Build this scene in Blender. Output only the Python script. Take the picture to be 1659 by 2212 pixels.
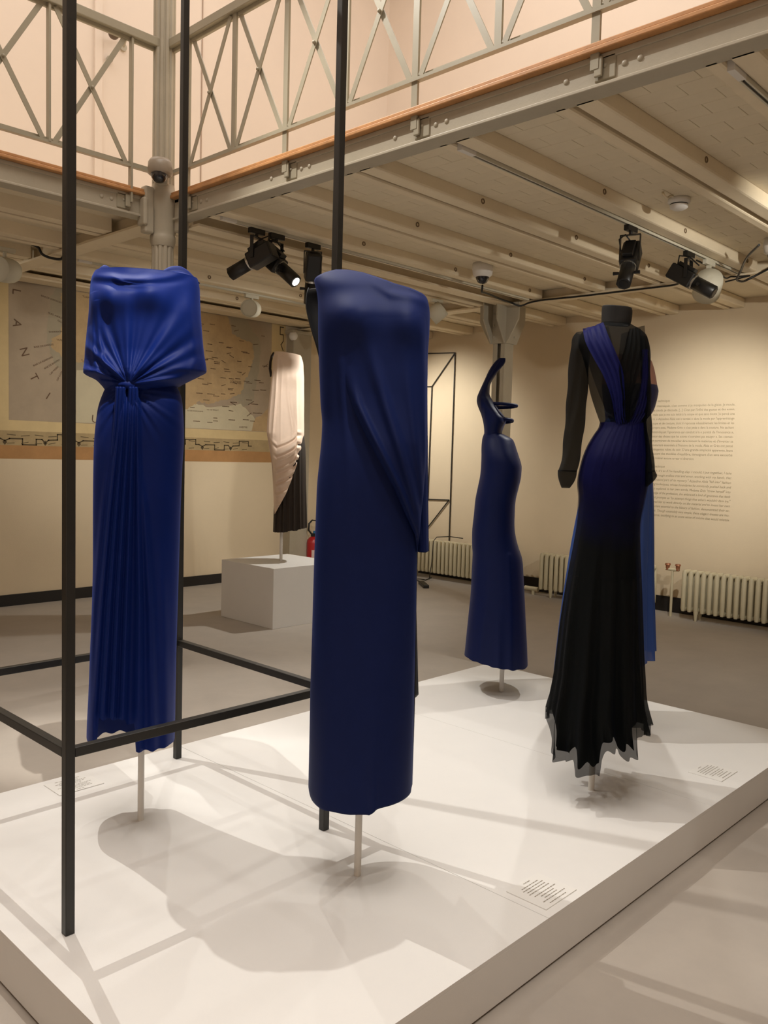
import bpy, math, random
import numpy as np
from mathutils import Matrix, Vector

for o in list(bpy.data.objects):
    bpy.data.objects.remove(o, do_unlink=True)
SC = bpy.context.scene
COL = SC.collection
random.seed(4)
RNG = np.random.default_rng(7)
PI = math.pi

# ------------------------------------------------------------------ camera
W, H, F = 1659.0, 2212.0, 1819.21
YAW, PITCH, ROLL = math.radians(43.7026), math.radians(-3.92704), math.radians(1.56025)
HP = 0.145                       # height of the display platform
CAM = np.array([0.0, 0.0, 1.25 + HP])
cf = np.array([math.cos(PITCH) * math.cos(YAW), math.cos(PITCH) * math.sin(YAW), math.sin(PITCH)])
_r = np.array([math.sin(YAW), -math.cos(YAW), 0.0])
_u = np.cross(_r, cf)
cr = math.cos(ROLL) * _r + math.sin(ROLL) * _u
cu = -math.sin(ROLL) * _r + math.cos(ROLL) * _u
cam_d = bpy.data.cameras.new('camera')
cam_d.sensor_fit = 'VERTICAL'
cam_d.sensor_height = 24.0
cam_d.lens = F / H * 24.0
cam_d.clip_start = 0.05
cam = bpy.data.objects.new('camera', cam_d)
COL.objects.link(cam)
m = Matrix.Identity(4)
for i in range(3):
    m[i][0], m[i][1], m[i][2], m[i][3] = cr[i], cu[i], -cf[i], CAM[i]
cam.matrix_world = m
SC.camera = cam

# ------------------------------------------------------------------ world, exposure, room lights
w = bpy.data.worlds.new('world')
SC.world = w
w.use_nodes = True
w.node_tree.nodes['Background'].inputs[0].default_value = (1.0, 0.86, 0.72, 1)
w.node_tree.nodes['Background'].inputs[1].default_value = 0.03
SC.view_settings.view_transform = 'Standard'
SC.view_settings.look = 'None'
SC.view_settings.gamma = 1.0
SC.view_settings.use_curve_mapping = False
SC.view_settings.exposure = 0.62
WARM = (1.0, 0.84, 0.66)
PALE = (1.0, 0.965, 0.89)

def spot(loc, target, power, ang, size=0.03, blend=0.35, col=PALE, parent=None):
    d = bpy.data.lights.new('spot_beam', 'SPOT')
    d.energy = power
    d.spot_size = math.radians(ang)
    d.spot_blend = blend
    d.shadow_soft_size = size
    d.color = col
    o = bpy.data.objects.new('spot_beam', d)
    COL.objects.link(o)
    o.location = loc
    o.rotation_euler = (Vector(target) - Vector(loc)).to_track_quat('-Z', 'Y').to_euler()
    return o

def area(loc, target, power, sx, sy, col=WARM):
    d = bpy.data.lights.new('overhead_fill', 'AREA')
    d.shape = 'RECTANGLE'
    d.size, d.size_y = sx, sy
    d.energy = power
    d.color = col
    o = bpy.data.objects.new('overhead_fill', d)
    COL.objects.link(o)
    o.location = loc
    o.rotation_euler = (Vector(target) - Vector(loc)).to_track_quat('-Z', 'Y').to_euler()
    return o

# unseen spots high over the open hall (above the frame)
spot((1.42, 3.94, 4.95), (2.0, 1.3, 0.1), 208, 78, 0.010)
spot((1.00, 0.15, 4.95), (1.5, 2.4, 0.9), 36, 40, 0.014)
spot((2.7, -0.4, 4.8), (1.9, 1.75, 0.7), 28, 38, 0.014)
spot((0.1, -0.5, 4.9), (3.0, 1.9, 0.4), 60, 34, 0.014)
spot((2.5, 3.7, 5.0), (3.1, 1.7, 0.15), 48, 52, 0.012)
spot((0.75, 0.35, 4.95), (1.36, 2.42, 1.90), 620, 9, 0.014, 0.8)  # narrow beam added to brighten the chest of the royal blue gown
spot((1.2, -0.4, 4.95), (1.70, 1.66, 1.84), 240, 11, 0.014, 0.8)  # second narrow beam, added to lift the top of the navy gown
# unseen fill lights added high over the hall and galleries, above the frame
area((0.5, 1.0, 7.6), (0.5, 1.0, 0), 142, 4.0, 4.0, (1.0, 0.94, 0.87))
area((5.4, 3.0, 7.6), (5.6, 3.2, 0), 92, 2.5, 6.0, (1.0, 0.94, 0.89))
area((2.0, 6.2, 7.6), (2.0, 6.4, 0), 64, 6.0, 1.6, (1.0, 0.94, 0.89))

# ------------------------------------------------------------------ pixel helpers
def ray(x, y):
    return cf + cr * ((x - W / 2) / F) + cu * ((H / 2 - y) / F)

def onplane(x, y, ax, val):
    d = ray(x, y)
    return CAM + d * ((val - CAM[ax]) / d[ax])

# ------------------------------------------------------------------ materials
def srgb(r, g, b):
    f = lambda c: (c / 12.92 if c <= 0.04045 else ((c + 0.055) / 1.055) ** 2.4)
    return (f(r / 255.0), f(g / 255.0), f(b / 255.0), 1)

MATS = {}
def mat(name, col, rough=0.6, metal=0.0, noise=0.0, scale=8.0, bump=0.0, bscale=60.0, sheen=0.0, emit=0.0, spec=0.5, coat=0.0):
    if name in MATS:
        return MATS[name]
    mt = bpy.data.materials.new(name)
    mt.use_nodes = True
    nt = mt.node_tree
    b = nt.nodes['Principled BSDF']
    b.inputs['Base Color'].default_value = col
    b.inputs['Roughness'].default_value = rough
    b.inputs['Metallic'].default_value = metal
    b.inputs['Specular IOR Level'].default_value = spec
    b.inputs['Sheen Weight'].default_value = sheen
    b.inputs['Sheen Roughness'].default_value = 0.4
    if sheen:
        b.inputs['Sheen Tint'].default_value = (min(1, col[0] * 2 + .10), min(1, col[1] * 2 + .16), min(1, col[2] * 2 + .5), 1)
    b.inputs['Coat Weight'].default_value = coat
    if emit:
        b.inputs['Emission Color'].default_value = (1, 0.95, 0.88, 1)
        b.inputs['Emission Strength'].default_value = emit
    if noise or bump:
        tc = nt.nodes.new('ShaderNodeTexCoord')
    if noise:
        n = nt.nodes.new('ShaderNodeTexNoise')
        n.inputs['Scale'].default_value = scale
        n.inputs['Detail'].default_value = 6
        n.inputs['Roughness'].default_value = 0.65
        nt.links.new(tc.outputs['Object'], n.inputs['Vector'])
        r = nt.nodes.new('ShaderNodeValToRGB')
        r.color_ramp.elements[0].position = 0.3
        r.color_ramp.elements[1].position = 0.7
        r.color_ramp.elements[0].color = (col[0] * (1 - noise), col[1] * (1 - noise), col[2] * (1 - noise * .9), 1)
        r.color_ramp.elements[1].color = (min(1, col[0] * (1 + noise)), min(1, col[1] * (1 + noise)), min(1, col[2] * (1 + noise)), 1)
        nt.links.new(n.outputs['Fac'], r.inputs['Fac'])
        nt.links.new(r.outputs['Color'], b.inputs['Base Color'])
    if bump:
        n2 = nt.nodes.new('ShaderNodeTexNoise')
        n2.inputs['Scale'].default_value = bscale
        n2.inputs['Detail'].default_value = 4
        nt.links.new(tc.outputs['Object'], n2.inputs['Vector'])
        bp = nt.nodes.new('ShaderNodeBump')
        bp.inputs['Strength'].default_value = bump
        bp.inputs['Distance'].default_value = 0.01
        nt.links.new(n2.outputs['Fac'], bp.inputs['Height'])
        nt.links.new(bp.outputs['Normal'], b.inputs['Normal'])
    MATS[name] = mt
    return mt

def sheer(name, col, opacity, rough=0.5, sheen=0.2):
    mt = mat(name, col, rough, sheen=sheen, spec=.12)
    nt = mt.node_tree
    b = nt.nodes['Principled BSDF']
    out = nt.nodes['Material Output']
    t = nt.nodes.new('ShaderNodeBsdfTransparent')
    mx = nt.nodes.new('ShaderNodeMixShader')
    mx.inputs[0].default_value = opacity
    nt.links.new(t.outputs[0], mx.inputs[1])
    nt.links.new(b.outputs[0], mx.inputs[2])
    nt.links.new(mx.outputs[0], out.inputs['Surface'])
    return mt

M_floor = mat('grey_floor', srgb(172, 163, 153), 0.75, noise=0.06, scale=3, bump=0.05, bscale=300)
M_wall = mat('cream_wall', srgb(216, 198, 168), 0.85, noise=0.03, scale=1.5, bump=0.06, bscale=90)
M_upper = mat('pale_wall', srgb(228, 214, 200), 0.85, noise=0.025, scale=1.2)
M_ceil = mat('ceiling_paint', srgb(228, 214, 186), 0.7, noise=0.04, scale=4, bump=0.08, bscale=40)
M_joist = mat('joist_paint', srgb(232, 216, 186), 0.55, noise=0.05, scale=5, bump=0.05, bscale=60)
M_grey = mat('grey_steel_paint', srgb(174, 165, 146), 0.45, noise=0.05, scale=9, bump=0.05, bscale=80)
M_rail = mat('rail_paint', srgb(158, 150, 130), 0.42, noise=0.04, scale=12)
M_wood = mat('orange_wood', srgb(188, 136, 86), 0.5, noise=0.18, scale=14)
M_plat = mat('platform_white', srgb(230, 228, 225), 0.62, noise=0.012, scale=6, bump=0.06, bscale=500)
M_black = mat('black_metal', srgb(34, 33, 30), 0.42, noise=0.1, scale=30)
M_lamp = mat('lamp_black', srgb(20, 19, 18), 0.4)
M_white = mat('white_paint', srgb(225, 220, 212), 0.5)
M_drum = mat('drum_paint', srgb(206, 200, 180), 0.6)
M_base = mat('black_skirting', srgb(26, 21, 17), 0.6)
M_rad = mat('radiator_cream', srgb(205, 195, 165), 0.45, noise=0.03, scale=10)
M_lens = mat('lit_lens', (1, 1, 1, 1), 0.3, emit=9)
M_glass = mat('dark_glass', srgb(18, 20, 26), 0.08, coat=0.6)
M_steel = mat('chrome', srgb(190, 188, 182), 0.25, metal=0.9)
M_dark = mat('dark_gap', srgb(42, 34, 26), 0.9)
M_red = mat('red_enamel', srgb(170, 22, 26), 0.3, coat=0.3)
M_bluep = mat('blue_plastic', srgb(40, 110, 160), 0.4)
M_ink = mat('grey_ink', srgb(150, 136, 108), 0.9)
M_card = mat('caption_card', srgb(232, 230, 226), 0.6)
M_cardink = mat('caption_ink', srgb(150, 142, 130), 0.9)
M_brass = mat('valve_brass', srgb(165, 112, 82), 0.45, metal=0.5)

# fabrics
M_royal = mat('royal_blue_jersey', srgb(2, 28, 96), 0.58, spec=0.18, sheen=0.2, noise=0.05, scale=25, bump=0.06, bscale=900)
M_navy = mat('navy_crepe', srgb(12, 26, 72), 0.6, spec=0.15, sheen=0.14, noise=0.05, scale=25, bump=0.06, bscale=900)
M_navy_in = mat('black_lining', srgb(12, 12, 16), 0.6)
M_side = mat('dark_navy_jersey', srgb(4, 18, 62), 0.5, spec=0.2, sheen=0.12, noise=0.05, scale=25)
M_cream = mat('cream_jersey', srgb(236, 212, 192), 0.6, sheen=0.05, noise=0.03, scale=20)
M_brownblack = mat('brown_black_jersey', srgb(40, 30, 22), 0.7, noise=0.1, scale=30)
M_sheer = sheer('sheer_black_chiffon', srgb(10, 12, 12), 0.68, .7, .02)
M_sheer2 = sheer('sheer_black_skirt', srgb(6, 8, 8), 0.80, .75, .02)
M_bluepanel = sheer('blue_chiffon_panel', srgb(20, 25, 84), 0.92, .6, .03)
M_slip = sheer('indigo_slip', srgb(14, 15, 66), 0.80, .6, .03)
M_slipfade = sheer('indigo_slip_fading', srgb(14, 15, 70), 0.8, .6, .03)
M_collar = mat('black_band', srgb(14, 13, 13), 0.7)
M_periw = sheer('blue_chiffon_skirt', srgb(52, 78, 142), 0.92)
M_skin = sheer('rose_tulle', srgb(186, 142, 126), 0.95)
M_bod5 = mat('navy_bodice', srgb(42, 46, 84), 0.5, sheen=0.2)

# ------------------------------------------------------------------ mesh helpers
def link(o, parent=None):
    COL.objects.link(o)
    if parent is not None:
        o.parent = parent
    return o

def tag(o, label=None, cat=None, group=None, kind=None):
    if label: o['label'] = label
    if cat: o['category'] = cat
    if group: o['group'] = group
    if kind: o['kind'] = kind
    return o

def empty(name, loc=(0, 0, 0), rz=0.0, label=None, cat=None, group=None):
    o = bpy.data.objects.new(name, None)
    o.empty_display_size = 0.1
    o.location = loc
    o.rotation_euler = (0, 0, rz)
    COL.objects.link(o)
    return tag(o, label, cat, group)

class MB:
    def __init__(s):
        s.v = []; s.f = []; s.sm = []
    def add(s, vs, fs, smooth=False):
        n = len(s.v)
        s.v += [tuple(p) for p in vs]
        s.f += [tuple(i + n for i in q) for q in fs]
        s.sm += [smooth] * len(fs)
        return s
    def box(s, lo, hi):
        x0, y0, z0 = lo; x1, y1, z1 = hi
        return s.add([(x0, y0, z0), (x1, y0, z0), (x1, y1, z0), (x0, y1, z0), (x0, y0, z1), (x1, y0, z1), (x1, y1, z1), (x0, y1, z1)],
                     [(0, 3, 2, 1), (4, 5, 6, 7), (0, 1, 5, 4), (1, 2, 6, 5), (2, 3, 7, 6), (3, 0, 4, 7)])
    def bar(s, a, b, wx, wy, up=(0, 0, 1)):
        a = Vector(a); b = Vector(b); d = (b - a).normalized()
        up = Vector(up)
        if abs(d.dot(up)) > 0.95: up = Vector((1, 0, 0)) if abs(d.x) < .9 else Vector((0, 1, 0))
        sx = d.cross(up).normalized(); sy = sx.cross(d).normalized()
        vs = []
        for p in (a, b):
            for i, j in ((-1, -1), (1, -1), (1, 1), (-1, 1)):
                vs.append(p + sx * (i * wx / 2) + sy * (j * wy / 2))
        return s.add(vs, [(0, 1, 2, 3), (7, 6, 5, 4), (0, 4, 5, 1), (1, 5, 6, 2), (2, 6, 7, 3), (3, 7, 4, 0)])
    def cyl(s, a, b, r0, r1=None, n=20, caps=True):
        r1 = r0 if r1 is None else r1
        a = Vector(a); b = Vector(b); d = (b - a).normalized()
        up = Vector((0, 0, 1)) if abs(d.z) < 0.95 else Vector((1, 0, 0))
        sx = d.cross(up).normalized(); sy = sx.cross(d).normalized()
        vs = []
        for p, r in ((a, r0), (b, r1)):
            for k in range(n):
                t = 2 * PI * k / n
                vs.append(p + sx * (r * math.cos(t)) + sy * (r * math.sin(t)))
        s.add(vs, [(k, (k + 1) % n, n + (k + 1) % n, n + k) for k in range(n)], True)
        if caps:
            s.add(vs, [tuple(range(n - 1, -1, -1)), tuple(range(n, 2 * n))])
        return s
    def tube(s, pts, r, n=8):
        pts = [Vector(p) for p in pts]
        rr = r if isinstance(r, (list, tuple)) else [r] * len(pts)
        rings = []
        prev = None
        for i, p in enumerate(pts):
            d = (pts[min(i + 1, len(pts) - 1)] - pts[max(i - 1, 0)]).normalized()
            if prev is None:
                up = Vector((0, 0, 1)) if abs(d.z) < 0.9 else Vector((1, 0, 0))
                sx = d.cross(up).normalized()
            else:
                sx = (prev - d * prev.dot(d)).normalized()
            prev = sx
            sy = sx.cross(d)
            rings += [p + sx * (rr[i] * math.cos(2 * PI * k / n)) + sy * (rr[i] * math.sin(2 * PI * k / n)) for k in range(n)]
        fs = []
        for i in range(len(pts) - 1):
            for k in range(n):
                fs.append((i * n + k, i * n + (k + 1) % n, (i + 1) * n + (k + 1) % n, (i + 1) * n + k))
        s.add(rings, fs, True)
        L = len(pts) - 1
        s.add(rings, [tuple(range(n - 1, -1, -1)), tuple(range(L * n, L * n + n))])
        return s
    def lathe(s, prof, c=(0, 0, 0), n=24, axis=None, rfun=None):
        vs = []
        for (r, z) in prof:
            for k in range(n):
                t = 2 * PI * k / n
                q = r * (rfun(t) if rfun else 1.0)
                p = Vector((q * math.cos(t), q * math.sin(t), z))
                if axis is not None: p = axis @ p
                vs.append(Vector(c) + p)
        fs = []
        for i in range(len(prof) - 1):
            for k in range(n):
                fs.append((i * n + k, i * n + (k + 1) % n, (i + 1) * n + (k + 1) % n, (i + 1) * n + k))
        s.add(vs, fs, True)
        s.add(vs, [tuple(range(n - 1, -1, -1)), tuple(range((len(prof) - 1) * n, len(prof) * n))])
        return s
    def sphere(s, c, r, n=10, m=6, sq=(1, 1, 1)):
        prof = [(math.sin(PI * i / m) * r + 1e-5, -math.cos(PI * i / m) * r) for i in range(m + 1)]
        t = MB().lathe(prof, n=n)
        return s.add([(c[0] + v[0] * sq[0], c[1] + v[1] * sq[1], c[2] + v[2] * sq[2]) for v in t.v], t.f, True)
    def mesh(s, name, mt):
        me = bpy.data.meshes.new(name)
        me.from_pydata(s.v, [], s.f)
        me.polygons.foreach_set('use_smooth', s.sm)
        me.materials.append(mt)
        me.update()
        return me
    def build(s, name, mt, parent=None, bevel=0.0):
        o = bpy.data.objects.new(name, s.mesh(name, mt))
        link(o, parent)
        if bevel:
            b = o.modifiers.new('bevel', 'BEVEL')
            b.width = bevel; b.segments = 2; b.limit_method = 'ANGLE'
        return o

def grid_mesh(name, P, mt, parent=None, wrap=False, solid=0.0):
    nt, nu = P.shape[:2]
    me = bpy.data.meshes.new(name)
    idx = np.arange(nt * nu).reshape(nt, nu)
    if wrap:
        a = idx[:-1]; b = np.roll(idx, -1, axis=1)[:-1]; c = np.roll(idx, -1, axis=1)[1:]; d = idx[1:]
    else:
        a = idx[:-1, :-1]; b = idx[:-1, 1:]; c = idx[1:, 1:]; d = idx[1:, :-1]
    Fq = np.stack([a, b, c, d], -1).reshape(-1, 4)
    me.from_pydata(P.reshape(-1, 3).tolist(), [], Fq.tolist())
    me.polygons.foreach_set('use_smooth', [True] * len(me.polygons))
    me.materials.append(mt)
    me.update()
    o = bpy.data.objects.new(name, me)
    link(o, parent)
    if solid:
        s = o.modifiers.new('solid', 'SOLIDIFY')
        s.thickness = solid; s.offset = 0
    return o

def text_mb(body, size, fit=None, align='LEFT'):
    """flat lettering in the xy plane; returns verts (list of Vector) and faces"""
    c = bpy.data.curves.new('t', 'FONT')
    c.body = body
    c.size = size
    c.align_x = align
    c.resolution_u = 2
    o = bpy.data.objects.new('t', c)
    COL.objects.link(o)
    me = bpy.data.meshes.new_from_object(o)
    vs = [v.co.copy() for v in me.vertices]
    fs = [tuple(p.vertices) for p in me.polygons]
    bpy.data.objects.remove(o, do_unlink=True)
    bpy.data.meshes.remove(me)
    bpy.data.curves.remove(c)
    if fit and vs:
        x0 = min(v.x for v in vs); x1 = max(v.x for v in vs)
        k = fit / max(1e-6, x1 - x0)
        for v in vs: v.x = (v.x - x0) * k
    return vs, fs

# ------------------------------------------------------------------ room shell
XW, YW, XN, YN, ZT = 7.5, 7.3, -4.5, -4.5, 8.0
ZB, ZTILE, ZG = 2.75, 2.82, 2.90          # beam underside, tile underside, gallery floor
GX, GY = 2.80, 4.56                       # edges of the two galleries

tag(MB().box((XN - .2, YN - .2, -0.1), (XW + .2, YW + .2, 0)).build('floor', M_floor), kind='structure')
tag(MB().box((XN - .2, YW, 0), (XW + .2, YW + .2, ZG)).build('wall_left', M_wall), kind='structure')
tag(MB().box((XN - .2, YW, ZG), (XW + .2, YW + .2, ZT)).build('wall_left_upper', M_upper), kind='structure')
tag(MB().box((XW, YN - .2, 0), (XW + .2, YW, ZG)).build('wall_right', M_wall), kind='structure')
tag(MB().box((XW, YN - .2, ZG), (XW + .2, YW, ZT)).build('wall_right_upper', M_upper), kind='structure')
tag(MB().box((XN - .2, YN, 0), (XN, YW, ZT)).build('wall_near', M_upper), kind='structure')
tag(MB().box((XN, YN - .2, 0), (XW, YN, ZT)).build('wall_rear', M_upper), kind='structure')
tag(MB().box((XN - .2, YN - .2, ZT), (XW + .2, YW + .2, ZT + .1)).build('ceiling_upper', M_upper), kind='structure')
tag(MB().box((XN, YW - .018, 0), (6.05, YW, 0.098)).build('baseboard_left', M_base), kind='structure')
tag(MB().box((XW - .018, YN, 0), (XW, YW, 0.14)).build('baseboard_right', M_base), kind='structure')

# underside of the galleries: slab, tiles, joists, cross beams
ceil = MB()
ceil.box((GX + .02, YN, ZTILE + .012), (XW, YW, ZG - .005))
ceil.box((XN, GY + .02, ZTILE + .012), (GX + .02, YW, ZG - .005))
ceiling = tag(ceil.build('ceiling', M_ceil), kind='structure')

JP = 0.593
joist_Y = [1.839 + JP * k for k in range(-7, 9)]
def joist_mesh(x0, x1):
    b = MB()
    b.box((x0, -0.124, ZB), (x1, -0.028, ZTILE + .012))
    b.box((x0, 0.0, ZB), (x1, 0.062, ZTILE + .012))
    return b
jm1 = joist_mesh(GX + .075, 6.16).mesh('joist', M_joist)
jm2 = joist_mesh(6.30, XW).mesh('joist', M_joist)
gap_m = MB().box((GX + .09, -0.028, ZTILE - .004), (6.16, 0.0, ZTILE + .01)).mesh('joist_gap', M_dark)
ring = MB()
nn = 14
rp = [(0.012 * math.cos(2 * PI * k / nn), 0, 0.012 * math.sin(2 * PI * k / nn)) for k in range(nn + 1)]
ring.tube(rp, 0.0035, 6)
ring_m = ring.mesh('bolt_ring', mat('ring_brown', srgb(120, 98, 70), 0.6))
for i, yj in enumerate(joist_Y):
    if not (YN + .2 < yj < YW - .4): continue
    for me in (jm1, jm2):
        o = bpy.data.objects.new('joist', me); link(o, ceiling); o.location = (0, yj, 0)
        bv = o.modifiers.new('bevel', 'BEVEL'); bv.width = 0.012; bv.segments = 2
        if me is jm1:
            if yj > -0.2:
                for xr in (3.75, 4.72, 5.7):
                    r = bpy.data.objects.new('bolt_ring', ring_m); link(r, o); r.location = (xr + 0.13 * (i % 3), -0.126, 2.79)
            g = bpy.data.objects.new('joist_gap', gap_m); link(g, ceiling); g.location = (0, yj, 0)
jl = joist_mesh(XN, 2.70).mesh('joist', M_joist)
for yj in (5.15, 5.74, 6.33):
    o = bpy.data.objects.new('joist', jl); link(o, ceiling); o.location = (0, yj, 0)
# ceiling tiles, laid across the bays between joists
TL, TWd = 0.215, 0.112
tile_m = {}
def tile_mesh(ly):
    k = round(ly, 3)
    if k not in tile_m:
        b = MB()
        x0, x1, y0, y1, e = 0.0008, TWd - .0008, 0.0008, ly - .0008, 0.0012
        z0, z1 = ZTILE, ZTILE + .014
        b.add([(x0 + e, y0 + e, z0), (x1 - e, y0 + e, z0), (x1 - e, y1 - e, z0), (x0 + e, y1 - e, z0), (x0, y0, z0 + e), (x1, y0, z0 + e), (x1, y1, z0 + e), (x0, y1, z0 + e),
               (x0, y0, z1), (x1, y0, z1), (x1, y1, z1), (x0, y1, z1)],
              [(3, 2, 1, 0), (0, 1, 5, 4), (1, 2, 6, 5), (2, 3, 7, 6), (3, 0, 4, 7), (4, 5, 9, 8), (5, 6, 10, 9), (6, 7, 11, 10), (7, 4, 8, 11)])
        tile_m[k] = b
    return tile_m[k]
near = []; rest = MB()
for i, yj in enumerate(joist_Y[:-1]):
    if yj < 0.0: continue
    ya, yb = yj + 0.062, joist_Y[i + 1] - 0.124
    if yb > YW - .2: continue
    nx = int((6.16 - 2.9) / TWd)
    for k in range(nx):
        cuts = [ya] + ([ya + 0.5 * (yb - ya)] if k % 2 == 0 else [ya + .25 * (yb - ya), ya + .75 * (yb - ya)]) + [yb]
        for q in range(len(cuts) - 1):
            near.append((2.9 + k * TWd, cuts[q], cuts[q + 1] - cuts[q]))
near.sort(key=lambda t: (t[0] ** 2 + t[1] ** 2))
tmesh = {}
for n_, (x, y, ly) in enumerate(near):
    dz = random.uniform(-.0004, .0003)
    if n_ < 260:
        k = round(ly, 3)
        if k not in tmesh: tmesh[k] = tile_mesh(ly).mesh('ceiling_tile', M_ceil)
        o = bpy.data.objects.new('ceiling_tile', tmesh[k]); link(o, ceiling); o.location = (x, y, dz)
    else:
        t = tile_mesh(ly)
        rest.add([(v[0] + x, v[1] + y, v[2] + dz) for v in t.v], t.f)
tag(rest.build('ceiling_tile_field', M_ceil, ceiling), kind='stuff')

def ibeam(axis, pos, a, b, z0, z1, fw, side, wf=.5, tf=0.0):
    """I beam along axis; pos = outer edge of its flange; side = direction of the room inside (+1)"""
    m_ = MB()
    q = pos; t = 0.014; wq = pos + side * (fw * wf)
    def bx(u0, u1, za, zb):
        u0, u1 = min(u0, u1), max(u0, u1)
        if axis == 'y': m_.box((u0, a, za), (u1, b, zb))
        else: m_.box((a, u0, za), (b, u1, zb))
    bx(q, q + side * fw, z0, z0 + t)
    bx(q + side * tf, q + side * fw, z1 - t * 1.6, z1)
    bx(wq - .008, wq + .008, z0 + t, z1 - t)
    return m_
# cross beam carried by the far steel column, and the one from fluted column to the map wall
cb = ibeam('y', 6.16, YN, YW, ZB - .01, ZTILE + .05, 0.14, 1).build('cross_beam', M_joist, ceiling)
cb2 = ibeam('y', 2.70, GY + .06, YW, ZB - .02, ZTILE + .05, 0.14, 1).build('cross_beam', M_joist, ceiling)
lb = ibeam('x', 4.36, GX + .1, 6.20, ZB - .03, ZTILE + .01, 0.13, 1).build('main_beam', M_joist, ceiling)
# steel wall beam over the map
wb = ibeam('x', 7.06, XN, XW, ZB + .02, ZG - .02, 0.20, 1).build('wall_beam', M_joist, ceiling)
for xr in np.arange(2.0, 6.2, 0.62):
    r = bpy.data.objects.new('bolt_ring', ring_m); link(r, wb); r.location = (xr, 7.15, 2.825)
MB().box((XN, 7.0, ZB + .034), (6.1, 7.06, ZB + .05)).build('wall_beam_cap', M_joist, ceiling)

# ------------------------------------------------------------------ gallery edges
def gallery_beam(axis, pos, a, b, label):
    e = empty('gallery_beam', (pos, a, ZB) if axis == 'y' else (a, pos, ZB), 0, label, 'beam')
    loc = Vector(e.location)
    def off(mb):
        mb.v = [tuple(Vector(v) - loc) for v in mb.v]; return mb
    off(ibeam(axis, pos, a, b, ZB, 2.872, 0.10, 1, .26, .012)).build('steel_girder', M_grey, e, 0.003)
    mb = MB()
    for (u0, u1, z0, z1) in ((-.022, .12, 2.872, 2.890), (-.014, .12, 2.890, 2.908)):
        if axis == 'y': mb.box((pos + u0, a, z0), (pos + u1, b, z1))
        else: mb.box((a, pos + u0, z0), (b, pos + u1, z1))
    off(mb).build('wood_nosing', M_wood, e, 0.004)
    return e, loc
gb1, gl1 = gallery_beam('y', GX, YN, GY + .02, 'grey steel girder with orange wood nosing along the joisted gallery')
gb2, gl2 = gallery_beam('x', GY, XN, GX - .06, 'grey steel girder with orange wood nosing on the map side gallery')
rv = MB().sphere((0, 0, 0), 0.013, 10, 6, (0.6, 1, 1)).mesh('rivet', M_grey)
rv2 = MB().sphere((0, 0, 0), 0.013, 10, 6, (1, 0.6, 1)).mesh('rivet', M_grey)

def railing(axis, pos, bars, ends, foot_idx, label, girder, gloc):
    """bars = positions along the axis of the upright bars"""
    base = (pos, bars[0], 2.904) if axis == 'y' else (bars[0], pos, 2.904)
    e = empty('gallery_railing', base, 0, label, 'railing')
    L = Vector(base)
    def P(s, z, d=0.0):
        return (Vector((pos + d, s, z)) if axis == 'y' else Vector((s, pos + d, z))) - L
    zb, zt = 3.022, 3.765
    mb = MB()
    a, b = ends
    mb.bar(P(a, zb), P(b, zb), 0.030, 0.014)
    mb.bar(P(a, zb + .012, 0.012), P(b, zb + .012, 0.012), 0.005, 0.03)
    mb.build('bottom_rail', M_rail, e)
    mb = MB()
    mb.bar(P(a, zt), P(b, zt), 0.055, 0.05)
    mb.bar(P(a, zt - .03, .01), P(b, zt - .03, .01), 0.02, 0.03)
    mb.build('top_rail', M_rail, e, 0.004)
    for i, s in enumerate(bars):
        foot = i in foot_idx
        z0 = 2.815 if foot else zb
        mb = MB()
        mb.bar(P(s, z0), P(s, zt - .02), 0.034, 0.012, (1, 0, 0) if axis == 'x' else (1, 0, 0))
        mb.build('upright', M_rail, e)
        if foot:
            br = MB()
            br.bar(P(s - .035, 2.818, .012), P(s - .035, 2.818, .05), 0.085, 0.085)
            br.bar(P(s - .03, 2.822, .002), P(s + .002, 2.822, .002), 0.012, 0.07)
            bo = br.build('bracket', M_rail, e, 0.004)
            MB().sphere(P(s - .035, 2.825, .018), 0.011).build('bolt', M_rail, bo)
            for ds in (-.11, -.17, .13):
                r = bpy.data.objects.new('rivet', rv if axis == 'y' else rv2); link(r, girder)
                q = Vector((GX + .019, s + ds, 2.815)) if axis == 'y' else Vector((s + ds, GY + .019, 2.815))
                r.location = q - gloc
    for i in range(len(bars) - 1):
        s0, s1 = bars[i], bars[i + 1]
        g = 0.035 if s1 > s0 else -0.035
        for k, (p, q, d) in enumerate(((P(s0 + g, zb + .01, -.006), P(s1 - g, zt - .03, -.006), 0), (P(s1 - g, zb + .01, .006), P(s0 + g, zt - .03, .006), 1))):
            mb = MB()
            nrm = Vector((0, 1, 0)) if axis == 'x' else Vector((1, 0, 0))
            mb.bar(p, q, 0.028, 0.006, nrm)
            o = mb.build('brace', M_rail, e)
            if k == 0:
                MB().sphere((p + q) / 2 - nrm * .008, 0.009).build('rivet', M_rail, o)
    return e
bars_r = [4.325 - 0.442 * k for k in range(0, 10)]
railing('y', GX, bars_r, (GY - .04, -0.2), (0, 2, 4, 6, 8), 'grey riveted railing with crossed braces above the joisted gallery', gb1, gl1)
bars_l = [2.567 - 0.486 * k for k in range(0, 6)]
railing('x', GY, bars_l, (GX - .06, -0.4), (0, 2, 4), 'grey riveted railing with crossed braces above the map wall gallery', gb2, gl2)

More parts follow.
